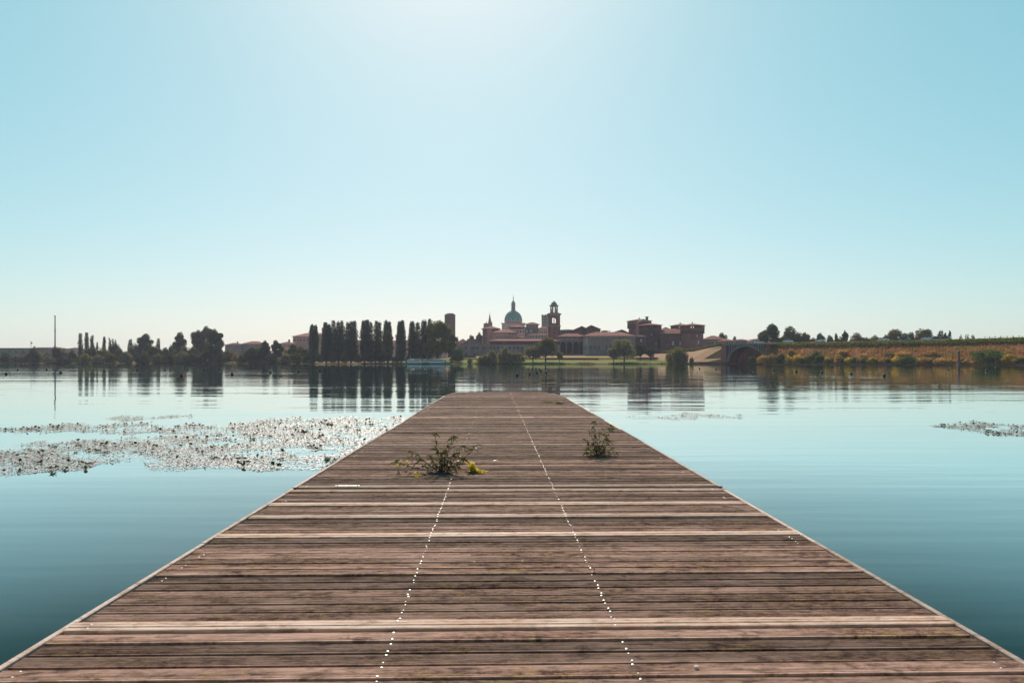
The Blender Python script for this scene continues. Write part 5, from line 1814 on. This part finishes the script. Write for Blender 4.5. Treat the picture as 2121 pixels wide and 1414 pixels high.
def make_pier():
    root = empty('pier', (PIER_X, 0, DECK), PIER_A)
    tag(root, 'long weathered wooden pier running out towards the town', 'pier')
    r = random.Random(11)
    TH = 0.045

    def grooved(width, grooves, depth, sag):
        h = width / 2
        prof = [(-h + 0.015, -TH), (-h, -0.002), (-h + 0.0015, 0)]
        pitch = (width - 0.014) / grooves
        for g in range(grooves):
            y0 = -h + 0.007 + g * pitch
            jj = r.uniform(-0.001, 0.001)
            zz = sag * (1 - ((y0 + pitch / 2) / h) ** 2)
            prof += [(y0 + pitch * 0.12, zz), (y0 + pitch * 0.58 + jj, zz + r.uniform(-0.0008, 0.0006)), (y0 + pitch * 0.72, zz - depth), (y0 + pitch * 0.92, zz - depth)]
        prof += [(h - 0.004, 0), (h, -0.006), (h - 0.015, -TH)]
        return prof

    def plank_mesh(width, grooves, depth, sag):
        prof = grooved(width, grooves, depth, sag)
        return MB().prism_x(prof, -PIER_HALF, PIER_HALF).mesh('plank')
    old = [plank_mesh(w, 10, 0.0034, s) for w, s in ((0.126, 0.0), (0.130, -0.002), (0.121, 0.002), (0.128, 0.0015), (0.117, -0.001), (0.125, -0.003), (0.132, 0.001))]
    new = [plank_mesh(0.132, 3, 0.0035, 0.004), plank_mesh(0.130, 4, 0.003, 0.004)]
    for me in old:
        me.materials.append(M['plank'])
    for me in new:
        me.materials.append(M['plank_new'])
    bright = [3.97, 5.9, 6.72, 7.2, 8.02, 8.3, 12.3, 14.8, 15.9, 18.2, 20.1, 22.4, 25.0, 28.5]
    sm = MB().lathe([(0.0078, -0.004), (0.0078, 0.001), (0.006, 0.0024), (0.002, 0.0029)], 8).mesh('screw', True)
    sm2 = MB().lathe([(0.0062, -0.004), (0.0062, 0.0006), (0.005, 0.0014), (0.002, 0.0018)], 8).mesh('screw', True)
    sm.materials.append(M['screw'])
    sm2.materials.append(M['screw_dull'])
    stuff = MB()
    pitch = 0.1448
    y = -3.6
    i = 0
    ns = 0
    while y < PIER_END:
        isnew = any(abs(y - b) < pitch * 0.5 for b in bright)
        me = new[i % 2] if isnew else old[r.randrange(len(old))]
        lift = (0.007 if isnew else 0.0) + r.uniform(-0.004, 0.003)
        # last metres: the corners are cut back
        t = max(0.0, (y - (PIER_END - 3.4)) / 3.4)
        la, ra = -PIER_HALF + 0.26 * t + r.uniform(-0.004, 0.012), PIER_HALF - 0.62 * t + r.uniform(-0.012, 0.004)
        o = link('plank', me, None, root, ((la + ra) / 2, y + r.uniform(-0.009, 0.009), lift))
        o.scale = ((ra - la) / (2 * PIER_HALF), 1, 1)
        o.rotation_euler = (R(r.uniform(-0.9, 0.9)), R(r.uniform(-0.05, 0.05)), R(0.5 + r.uniform(-0.10, 0.10)))
        for base, drift in ((-0.592, -0.0080), (0.567, -0.0085)):
            for k in (-1, 1):
                if r.random() < interp(y, [(3, 0.06), (8, 0.12), (9, 0.7 if base < 0 else 0.12), (14, 0.75 if base < 0 else 0.4), (33, 0.8 if base < 0 else 0.65)]):
                    continue
                px_ = base + drift * y + r.uniform(-0.006, 0.006)
                py_ = k * 0.046 + r.uniform(-0.004, 0.004)
                if y > 2.2 and ns < 300:
                    s = link('screw', sm if r.random() < 0.62 else sm2, None, o, ((px_ - (la + ra) / 2) / o.scale[0], py_, 0.001))
                    s.rotation_euler = (R(r.uniform(-6, 8)), R(r.uniform(-4, 4)), 0)
                    ns += 1
                elif y > 2.2:
                    stuff.lathe([(0.0054, -0.004), (0.0054, 0.0008), (0.004, 0.0015), (0.002, 0.0018)], 7, (px_, y + py_ + math.sin(R(0.5)) * px_, lift + 0.002))
        for ex in (-PIER_HALF + 0.10, PIER_HALF - 0.12):
            if r.random() < 0.12 and y > 2.0:
                for k in (-1, 1):
                    stuff.lathe([(0.006, -0.004), (0.006, 0.0012), (0.004, 0.0022)], 6, (ex + r.uniform(-0.01, 0.01), y + k * 0.03 + math.sin(R(0.5)) * ex, lift + 0.001))
        y += pitch
        i += 1
    o = stuff.build('screw_row', M['screw'], root)
    o['kind'] = 'stuff'
    # edge boards
    for s in (-1, 1):
        y0 = -3.7
        j = 0
        ycut = PIER_END - 3.4
        segs = []
        while y0 < ycut:
            y1 = min(ycut, y0 + 2.35)
            segs.append((y0, y1))
            y0 = y1
        for (a, b) in segs:
            e = PIER_HALF + 0.004 + r.uniform(0, 0.010)
            e2 = PIER_HALF + 0.004 + r.uniform(0, 0.010)
            w = 0.034
            zt = 0.004 + r.uniform(-0.004, 0.006)
            vs = []
            for (ee, yy) in ((e, a + 0.003), (e2, b - 0.003)):
                for dx, z in ((0, -0.16), (w, -0.16), (w, zt - 0.005), (w - 0.006, zt), (0.004, zt), (0, zt - 0.004)):
                    vs.append((s * (ee + dx), yy, z))
            n = 6
            fs = [tuple(range(n)), tuple(range(2 * n - 1, n - 1, -1))] + [(k, k + n, (k + 1) % n + n, (k + 1) % n) for k in range(n)]
            MB().add(vs, fs).build('edge_board', M['edge'], root)
        cut = 0.26 if s < 0 else 0.62
        e = PIER_HALF + 0.006
        vs = []
        for (ee, yy) in ((e, ycut + 0.004), (e - cut, PIER_END)):
            for dx, z in ((0, -0.16), (0.036, -0.16), (0.036, 0.002), (0, 0.002)):
                vs.append((s * (ee + dx), yy, z))
        MB().add(vs, [(0, 1, 2, 3), (7, 6, 5, 4), (0, 4, 5, 1), (1, 5, 6, 2), (2, 6, 7, 3), (3, 7, 4, 0)]).build('edge_board', M['edge'], root)
    MB().box(-PIER_HALF + 0.27, PIER_HALF - 0.63, PIER_END - 0.03, PIER_END + 0.01, -0.18, 0.0).build('end_board', M['edge'], root)
    for s_ in (-1, 1):                      # dark corner fittings where two deck sections meet
        MB().box(min(s_ * 2.31, s_ * 2.372), max(s_ * 2.31, s_ * 2.372), 8.12, 8.22, -0.05, 0.018, 0.01).build('joint_bracket', M['dark_metal'], root)
    for x in (-1.9, -0.64, 0.52, 1.9 - 0.25):
        MB().box(x - 0.05, x + 0.05, -3.6, PIER_END - 0.1, -0.19, -0.056).build('joist', M['beam'], root)
    for yy in range(-2, 33, 4):
        MB().box(-2.2, 2.2 - (0.55 if yy > 29 else 0), yy - 0.07, yy + 0.07, -0.35, -0.192).build('crossbeam', M['beam'], root)
        for s in (-1, 1):
            MB().tube([(s * 1.6, yy, -2.5), (s * 1.6, yy, -0.353)], 0.12, 10).build('pile', M['beam'], root)
    return root


make_pier()


# ------------------------------------------------------------------ weeds on the deck
def leaf_blade(L, W, droop, fold=0.25):
    vs, fs = [], []
    st = [(0.0, 0.06), (0.22, 0.7), (0.45, 1.0), (0.72, 0.66), (1.0, 0.03)]
    for t, w in st:
        z = -droop * L * t * t
        vs += [(t * L, -W / 2 * w, z + fold * W / 2 * w), (t * L, 0, z), (t * L, W / 2 * w, z + fold * W / 2 * w)]
    for i in range(len(st) - 1):
        a = 3 * i
        fs += [(a, a + 1, a + 4, a + 3), (a + 1, a + 2, a + 5, a + 4)]
    return MB().add(vs, fs).mesh('leaf', True)


def weed(label, px, py, stems, leaves, mat, leafL=0.07, seed=1, name='weed_plant', stem_r=0.0042, tip_cluster=5, soil=0.085, basespread=0.03, start=0.35, spread=1.0):
    Y = 1.4 * FPX / (py - HY)
    r = random.Random(seed)
    root = empty(name, (X(px, Y), Y, DECK + 0.003))
    tag(root, label, 'plant')
    for me in leaves:
        if not me.materials:
            me.materials.append(M[mat])

    def put(pos, az, el, s):
        o = bpy.data.objects.new('leaf', r.choice(leaves))
        col.objects.link(o)
        o.parent = root
        o.location = pos
        o.rotation_euler = (r.uniform(-1.1, 1.1), -el, az)
        o.scale = (s, s, s)
    for (tx, tz, bend, nl, sc_) in stems:
        tx *= spread
        tz *= 0.95
        b = Vector((r.uniform(-basespread, basespread), r.uniform(-basespread, basespread), -0.01))
        ty = r.uniform(-0.35, 0.35) * (abs(tx) + 0.12)
        tip = Vector((tx, ty, tz))
        ctrl = b.lerp(tip, 0.5) + Vector((tx * 0.22 * bend, 0, abs(tz) * 0.05 * bend))
        pts = []
        for k in range(9):
            t = k / 8
            q = b * (1 - t) ** 2 + ctrl * 2 * t * (1 - t) + tip * t * t
            pts.append(q + Vector((r.uniform(-1, 1), r.uniform(-1, 1), 0)) * 0.004)
        MB().tube(pts, [stem_r * (1.15 - 0.75 * k / 8) for k in range(9)], 5).build('stem', M['stem'], root, True)
        az = r.uniform(0, 6.28)
        nl = int(nl * 2.1)
        for k in range(nl):
            t = start + (1 - start) * (k + 0.3) / nl
            f = t * 8
            i0 = min(int(f), 7)
            pos = pts[i0].lerp(pts[i0 + 1], f - i0)
            az += 2.4 + r.uniform(-0.4, 0.4)
            put(pos, az, r.uniform(-0.7, 0.8), leafL / 0.07 * sc_ * r.uniform(0.65, 1.15) * (0.8 + 0.2 * t))
        for k in range(tip_cluster):
            put(pts[-1], az + k * 6.28 / tip_cluster + r.uniform(-0.3, 0.3), r.uniform(-0.7, 0.5), leafL / 0.07 * sc_ * r.uniform(0.7, 1.1))
    if soil:
        nr = next_rng()
        mb = MB()
        vs = []
        n = 14
        for k in range(n):
            a = 2 * math.pi * k / n
            q = soil * (0.7 + 0.5 * r.random())
            vs.append((q * 1.5 * math.cos(a), q * 0.8 * math.sin(a), 0.006))
        for k in range(n):
            a = 2 * math.pi * k / n
            q = soil * 0.4
            vs.append((q * 1.5 * math.cos(a), q * 0.8 * math.sin(a), 0.02 + 0.01 * r.random()))
        fs = [(k, (k + 1) % n, n + (k + 1) % n, n + k) for k in range(n)] + [tuple(range(n, 2 * n))]
        mb.add(vs, fs)
        for k in range(90):
            a = r.uniform(0, 6.28)
            q = soil * 1.5 * math.sqrt(r.random())
            x, y_ = q * 1.5 * math.cos(a), q * math.sin(a) - 0.02
            s = r.uniform(0.004, 0.016)
            mb.box(x - s, x + s, y_ - s * 0.6, y_ + s * 0.6, 0.004, 0.008 + s * 0.5, s * 0.3)
        mb.build('soil', M['soil'], root)
    return root


def weeds():
    lance = [leaf_blade(0.088, 0.026, 0.35), leaf_blade(0.078, 0.025, 0.6), leaf_blade(0.095, 0.027, 0.85), leaf_blade(0.07, 0.023, 0.2)]
    small = [leaf_blade(0.040, 0.026, 0.3), leaf_blade(0.034, 0.026, 0.6), leaf_blade(0.044, 0.028, 0.1)]
    stems = [(-0.085, 0.53, 0.1, 9, 1.0), (0.10, 0.49, 0.2, 9, 1.05), (0.33, 0.34, 0.6, 7, 1.15), (0.20, 0.36, 0.5, 7, 1.0), (-0.06, 0.34, 0.2, 7, 0.9), (0.05, 0.38, 0.1, 7, 0.9),
             (-0.31, 0.28, 0.7, 7, 0.9), (-0.46, 0.19, 1.0, 8, 0.85), (-0.52, 0.13, 0.6, 7, 0.7), (-0.42, 0.05, 0.7, 6, 0.8), (0.16, 0.12, 0.6, 5, 1.0), (-0.13, 0.25, 0.4, 6, 0.9), (0.11, 0.25, 0.4, 6, 0.9),
             (0.0, 0.28, 0.1, 7, 0.9), (-0.24, 0.17, 0.6, 6, 0.9), (0.22, 0.22, 0.7, 6, 1.0), (-0.03, 0.18, 0.2, 6, 0.8), (0.06, 0.16, 0.2, 6, 0.8), (-0.34, 0.22, 0.9, 6, 0.8), (-0.18, 0.10, 0.7, 5, 0.8),
             (0.08, 0.10, 0.4, 5, 0.8), (-0.08, 0.12, 0.3, 5, 0.8), (0.02, 0.22, 0.2, 6, 0.8), (-0.10, 0.19, 0.2, 6, 0.8), (0.13, 0.30, 0.3, 6, 0.9)]
    weed('bushy dark leaved weed with sprawling stems growing through the left of the deck', 917, 981, stems, lance, 'weed', 0.068, 3, start=0.25, spread=1.22)
    stems = [(-0.06, 0.55, 0.0, 7, 1.05), (-0.10, 0.40, 0.5, 6, 0.9), (0.02, 0.42, 0.2, 6, 0.9), (0.10, 0.34, 0.3, 7, 0.9), (-0.02, 0.34, 0.1, 7, 0.9), (-0.16, 0.26, 0.4, 6, 0.9), (0.14, 0.22, 0.4, 6, 0.8),
             (-0.14, 0.14, 0.5, 7, 0.9), (0.06, 0.24, 0.3, 7, 0.9), (-0.06, 0.22, 0.3, 7, 0.9), (0.24, 0.06, 0.9, 6, 0.7), (0.19, 0.12, 0.6, 6, 0.8), (-0.17, 0.06, 0.5, 6, 0.8), (0.0, 0.16, 0.1, 6, 0.8),
             (0.08, 0.12, 0.3, 6, 0.8), (-0.08, 0.10, 0.3, 6, 0.8), (0.12, 0.27, 0.2, 6, 0.8)]
    lance2 = [leaf_blade(0.092, 0.028, 0.35), leaf_blade(0.08, 0.026, 0.6), leaf_blade(0.098, 0.028, 0.85)]
    weed('upright dark leaved weed growing through the deck near the right edge', 1239, 945, stems, lance2, 'weed', 0.064, 8, start=0.25, spread=1.15)
    st = [(0.03 * math.cos(k * 2.4) + 0.004 * k - 0.05, 0.05 + 0.085 * abs(math.sin(k * 1.7)), 0.2, 12, 0.8) for k in range(16)]
    st += [(0.04 + 0.016 * k, 0.055 - 0.004 * k, 0.4, 9, 0.75) for k in range(9)]
    weed('bright yellow green leafy tuft just right of the bushy weed', 980, 979, st, small, 'yellow_leaf', 0.055, 12, name='yellow_tuft', stem_r=0.002, soil=0.04, basespread=0.06, start=0.1)
    sm2 = [leaf_blade(0.03, 0.018, 0.3), leaf_blade(0.028, 0.016, 0.5)]
    weed('tiny yellow tuft in front of the bushy weed', 863, 989, [(-0.02, 0.06, 0.2, 9, 0.8), (0.02, 0.05, 0.2, 9, 0.8), (0.0, 0.04, 0.2, 8, 0.8), (0.035, 0.03, 0.3, 8, 0.8), (-0.035, 0.035, 0.3, 8, 0.8)], sm2, 'yellow_leaf', 0.055, 15, name='yellow_tuft', stem_r=0.0018, soil=0, start=0.1)
    sm3 = [leaf_blade(0.03, 0.014, 0.3), leaf_blade(0.028, 0.013, 0.5)]
    weed('small loose yellow sprig left of the bushy weed stems', 826, 968, [(-0.05, 0.09, 0.2, 9, 0.9), (0.03, 0.10, 0.2, 9, 0.9), (0.09, 0.08, 0.3, 8, 0.9), (-0.01, 0.05, 0.3, 8, 0.8), (0.13, 0.06, 0.3, 8, 0.8)], sm3, 'yellow_leaf', 0.055, 16, name='yellow_tuft', stem_r=0.0018, soil=0, start=0.2)
    edge = [leaf_blade(0.07, 0.026, 0.35), leaf_blade(0.06, 0.022, 0.6)]
    weed('little green sprig sprouting from the right edge of the pier', 1265, 893, [(-0.02, 0.13, 0.2, 6, 0.8), (0.03, 0.10, 0.3, 6, 0.8), (0.06, 0.06, 0.5, 5, 0.8), (-0.05, 0.07, 0.4, 5, 0.8)], edge, 'green_bush', 0.07, 18, name='green_sprig', stem_r=0.002, soil=0, start=0.2)
    # low grass tufts towards the far end
    gb = [leaf_blade(0.08, 0.012, 0.7), leaf_blade(0.07, 0.012, 0.3)]
    for k, (px, py, w, lab) in enumerate([(1137, 834, 0.25, 'low green grass tuft on the far right of the deck'), (1160, 836, 0.14, 'smaller grass tuft at the right edge near the pier end')]):
        r = random.Random(30 + k)
        st = [(r.uniform(-w, w), r.uniform(0.03, 0.07), 0.2, 6, 0.8) for _ in range(12)]
        weed(lab, px, py, st, gb, 'hedge', 0.08, 40 + k, name='grass_tuft', stem_r=0.002, soil=0.05, basespread=w * 0.9, start=0.1)


weeds()


def deck_bits():
    Y = 1.4 * FPX / (1008.5 - HY)
    r = empty('metal_plate', (X(720, Y), Y, DECK + 0.012), R(1))
    tag(r, 'narrow shiny metal plate screwed to the left of the deck', 'plate')
    MB().box(-0.135, 0.135, -0.014, 0.014, 0.0, 0.006, 0.001).build('plate', M['screw'], r)
    for x in (-0.11, 0.11):
        MB().lathe([(0.006, 0.005), (0.006, 0.008), (0.003, 0.009)], 8, (x, 0, 0)).build('screw', M['dark_metal'], r)
    Y = 1.4 * FPX / (957 - HY)
    r = empty('feather', (X(1026, Y), Y, DECK + 0.01), R(5))
    tag(r, 'small white feather lying on the deck between the two weeds', 'feather')
    vs, fs = [], []
    for k in range(7):
        t = k / 6
        w = 0.014 * math.sin(math.pi * min(1, t * 0.9 + 0.08))
        z = 0.006 + 0.012 * math.sin(math.pi * t)
        vs += [(-0.05 + 0.1 * t, -w, z), (-0.05 + 0.1 * t, 0, z + 0.003), (-0.05 + 0.1 * t, w, z)]
    for k in range(6):
        a = 3 * k
        fs += [(a, a + 1, a + 4, a + 3), (a + 1, a + 2, a + 5, a + 4)]
    MB().add(vs, fs).build('vane', M['white_paint'], r, True)
    MB().tube([(-0.075, 0, 0.004), (-0.03, 0, 0.014), (0.045, 0, 0.012)], [0.0016, 0.0012, 0.0006], 5).build('quill', M['white_paint'], r)
    Y = 1.4 * FPX / (1182 - HY)
    r = empty('twig', (X(1228, Y), Y, DECK + 0.01), 0)
    tag(r, 'short curved black twig beside the right screw row', 'twig')
    MB().tube([(0.01, -0.03, 0.004), (0.006, -0.012, 0.012), (-0.003, 0.01, 0.02), (-0.016, 0.03, 0.028)], [0.003, 0.0035, 0.003, 0.0015], 5).build('stick', M['dark_metal'], r)
    for px, py, lab in ((982, 1166, 'tiny pale pebble left of the two in mid deck'), (1082, 1165, 'tiny pale pebble right of the two in mid deck'), (1443, 1386, 'pale pebble lying low on the right of the deck')):
        Y = 1.4 * FPX / (py - HY)
        s = 0.010 if px < 1200 else 0.013
        o = MB().lathe([(s * 0.6, 0), (s, s * 0.4), (s * 0.8, s * 0.8), (s * 0.3, s)], 7).build('pebble', M['plaster_pale'], None, True, (X(px, Y), Y, DECK + 0.006))
        tag(o, lab, 'pebble', 'pebbles on the deck')


deck_bits()


# ------------------------------------------------------------------ floating leaves
def inside(px, py, poly):
    n = len(poly)
    c = np.zeros(len(px), bool)
    j = n - 1
    for i in range(n):
        xi, yi = poly[i]
        xj, yj = poly[j]
        cond = ((yi > py) != (yj > py)) & (px < (xj - xi) * (py - yi) / (yj - yi + 1e-9) + xi)
        c ^= cond
        j = i
    return c


def pads(poly, density, label, holes=(), seed=1, size=0.0175, steep=0.05, mat='pad'):
    nr = np.random.default_rng(seed)
    py = np.array([p[1] for p in poly])
    Y0, Y1 = DW(py.max() + 3), DW(py.min() - 2)
    xs = [X(p[0], DW(p[1])) for p in poly]
    x0, x1 = min(xs) - 1, max(xs) + 1
    n = int((x1 - x0) * (Y1 - Y0) * density * (2.6 if mat == 'pad' else 1.35))
    x = nr.uniform(x0, x1, n)
    y = nr.uniform(Y0, Y1, n)
    # clumps: jitter the outline and thin the interior with a soft pattern
    wob = 2.2 * np.sin(x * 3.1) + 1.6 * np.sin(x * 7.7 + 1.3) + nr.normal(0, 0.8, n)
    ppx = CX + FPX * x / y
    ppy = HY + FPX * CAMZ / y + wob
    keep = inside(ppx, ppy, poly)
    pat = np.sin(x * 1.9 + np.sin(y * 1.3) * 2) + np.sin(y * 2.3 + np.sin(x * 0.9 + 2) * 2) + 0.6 * np.sin(x * 5.1 + y * 3.7)
    keep &= pat + nr.normal(0, 0.9, n) > -0.9
    for (hx, hy, rx, ry) in holes:
        keep &= ((ppx - hx) / rx) ** 2 + ((ppy - hy) / ry) ** 2 + nr.normal(0, 0.12, n) > 1
    # not under the pier
    edge_l = -PIER_HALF - 0.05 - 0.0134 * y + PIER_X
    edge_r = PIER_HALF + 0.05 - 0.0134 * y + PIER_X
    keep &= (x < edge_l) | (x > edge_r)
    x, y = x[keep], y[keep]
    n = len(x)
    s = size * nr.uniform(0.55, 1.35, n)
    an = nr.uniform(0, 2 * np.pi, n)
    tilt = np.abs(nr.normal(0, 0.11, n))
    big = nr.uniform(0, 1, n) < steep
    tilt[big] = nr.uniform(0.4, 1.1, big.sum())
    ta = nr.uniform(0, 2 * np.pi, n)
    nrm = np.stack([np.sin(tilt) * np.cos(ta), np.sin(tilt) * np.sin(ta), np.cos(tilt)], 1)
    u = np.stack([np.cos(an), np.sin(an), np.zeros(n)], 1)
    u -= nrm * (u * nrm).sum(1)[:, None]
    u /= np.linalg.norm(u, axis=1)[:, None]
    v = np.cross(nrm, u)
    C = np.stack([x, y, 0.006 + nr.uniform(0, 0.010, n) + s * np.sin(tilt)], 1)
    S = s[:, None]
    bow = nrm * (nr.uniform(-0.12, 0.22, n)[:, None] * S)
    V = np.empty((n, 6, 3))
    V[:, 0] = C - u * S
    V[:, 1] = C - u * S * 0.3 - v * S * 0.75 + bow
    V[:, 2] = C + u * S * 0.5 - v * S * 0.7 + bow
    V[:, 3] = C + u * S * 1.0
    V[:, 4] = C + u * S * 0.5 + v * S * 0.7 + bow
    V[:, 5] = C - u * S * 0.3 + v * S * 0.75 + bow
    V[:, :, 2] = np.maximum(V[:, :, 2], 0.003)
    b = np.arange(n)[:, None] * 6
    f1 = b + np.array([0, 1, 2, 3])
    f2 = b + np.array([0, 3, 4, 5])
    F = np.concatenate([f1, f2]).astype(np.int32)
    me = bpy.data.meshes.new('floating_leaves')
    me.vertices.add(6 * n)
    me.vertices.foreach_set('co', V.astype(np.float32).ravel())
    me.loops.add(F.size)
    me.loops.foreach_set('vertex_index', F.ravel())
    me.polygons.add(len(F))
    me.polygons.foreach_set('loop_start', np.arange(0, F.size, 4, dtype=np.int32))
    me.update(calc_edges=True)
    me.validate()
    o = link('floating_leaves', me, M[mat])
    tag(o, label, 'water plants', kind='stuff')
    print('pads', label, n)


pads([(-200, 940), (0, 932), (85, 917), (212, 908), (297, 908), (382, 899), (470, 886), (475, 874), (600, 868), (830, 864), (860, 880), (680, 975), (551, 972), (467, 969), (360, 976), (314, 972), (297, 957), (212, 959), (170, 974), (0, 981), (-200, 985)],
     420, 'wide drift of floating water leaves left of the pier', [(655, 938, 60, 6), (790, 877, 60, 3.5), (440, 905, 70, 3)], 21)
pads([(-200, 895), (0, 887), (127, 879), (297, 878), (382, 881), (480, 882), (480, 897), (382, 898), (178, 896), (127, 890), (0, 898), (-200, 905)],
     330, 'narrow strip of floating leaves behind the wide left drift', [(250, 889, 60, 2.2)], 22)
pads([(204, 867), (300, 862), (395, 860), (400, 864), (330, 867), (255, 869.5)], 260, 'farthest thin streak of floating leaves on the left', (), 23)
pads([(1286, 864), (1350, 861), (1414, 856), (1500, 858), (1547, 862), (1500, 865), (1427, 867), (1350, 865)], 230, 'thin streak of floating leaves right of the pier end', [(1340, 862, 30, 1.5)], 24)
pads([(1921, 883), (1979, 875), (2121, 880), (2350, 885), (2350, 925), (2121, 905), (2071, 903), (2021, 894), (1971, 888)], 300, 'patch of floating leaves at the right border of the lake', [(2060, 886, 45, 3.0)], 25)


pads([(-200, 940), (0, 932), (85, 917), (212, 908), (297, 908), (382, 899), (470, 886), (475, 874), (600, 868), (830, 864), (860, 880), (680, 975), (551, 972), (467, 969), (360, 976), (314, 972), (297, 957), (212, 959), (170, 974), (0, 981), (-200, 985)],
     6, 'dark upturned leaves scattered through the wide left drift', [(655, 938, 60, 6), (790, 877, 60, 3.5), (440, 905, 70, 3)], 21 + 50, 0.036, 0.8, 'pad_dark')
pads([(-200, 895), (0, 887), (127, 879), (297, 878), (382, 881), (480, 882), (480, 897), (382, 898), (178, 896), (127, 890), (0, 898), (-200, 905)],
     8, 'dark upturned leaves in the narrow left strip', [(250, 889, 60, 2.2)], 22 + 50, 0.036, 0.8, 'pad_dark')
pads([(1921, 883), (1979, 875), (2121, 880), (2350, 885), (2350, 925), (2121, 905), (2071, 903), (2021, 894), (1971, 888)], 9, 'dark upturned leaves in the right border patch', [(2060, 886, 45, 3.0)], 25 + 50, 0.036, 0.8, 'pad_dark')


def tufts():
    r = random.Random(77)
    blades = [leaf_blade(0.07, 0.045, 0.4), leaf_blade(0.06, 0.04, 0.1), leaf_blade(0.05, 0.04, 0.7)]
    mats = M['pad_dark']
    variants = []
    for v in range(5):
        mb = MB()
        for k in range(14):
            src = blades[k % 3]
            rot = Matrix.Rotation(r.uniform(0, 6.28), 4, 'Z') @ Matrix.Rotation(-r.uniform(0.1, 1.1), 4, 'Y') @ Matrix.Rotation(r.uniform(-0.6, 0.6), 4, 'X')
            off = Vector((r.uniform(-0.04, 0.04), r.uniform(-0.04, 0.04), r.uniform(0.0, 0.03)))
            mb.add([(rot @ q.co) + off for q in src.vertices], [tuple(p.vertices) for p in src.polygons])
        me = mb.mesh('tuft', True)
        me.materials.append(mats)
        variants.append(me)
    spots = [(628, 897), (675, 872), (680, 882), (720, 886), (742, 893), (744, 906), (700, 905), (585, 951), (604, 946), (645, 925), (654, 930), (679, 950), (676, 955), (694, 954), (688, 959), (579, 962), (612, 890), (667, 903), (671, 916),
             (112, 926), (60, 931), (88, 935), (158, 937), (182, 936), (200, 934), (222, 937), (216, 925), (164, 925), (42, 976), (110, 981), (106, 970), (133, 974), (82, 958), (182, 963), (280, 936), (292, 938), (420, 915), (470, 922), (493, 921), (524, 910), (322, 884), (367, 884), (398, 881), (163, 879), (58, 888), (66, 889), (12, 890),
             (2050, 893), (2068, 899), (1978, 879), (2018, 877), (2104, 882), (1955, 881), (2030, 885), (2090, 898), (440, 950), (510, 958), (350, 948), (560, 905), (770, 880)]
    for i, (px, py) in enumerate(spots):
        Y = DW(py)
        left = px < 1200
        o = bpy.data.objects.new('water_tuft', variants[i % 5])
        col.objects.link(o)
        o.location = (X(px, Y), Y, 0.0)
        o.rotation_euler = (0, 0, r.uniform(0, 6.28))
        s = r.uniform(0.6, 1.35) * (1.5 if i < 3 else 1.0)
        o.scale = (s, s, s * 0.85)
        tag(o, 'small dark leafy tuft sticking up from the floating leaves %s of the pier' % ('left' if left else 'right'), 'water plant', 'leafy tufts among the %s floating leaves' % ('left' if left else 'right'))


tufts()


# ------------------------------------------------------------------ air
def make_haze():
    m = bpy.data.materials.new('haze_air')
    m.use_nodes = True
    nt = m.node_tree
    nt.nodes.remove(nt.nodes['Principled BSDF'])
    v = nt.nodes.new('ShaderNodeVolumePrincipled')
    v.inputs['Color'].default_value = (0.80, 0.80, 1.0, 1)
    v.inputs['Density'].default_value = 0.00011
    v.inputs['Anisotropy'].default_value = 0.2
    nt.links.new(v.outputs[0], nt.nodes['Material Output'].inputs['Volume'])
    o = MB().box(-3700, 3700, -260, 3800, -4, 110).build('haze', m)
    tag(o, 'thin summer haze over the lake and town', 'haze', kind='stuff')


make_haze()
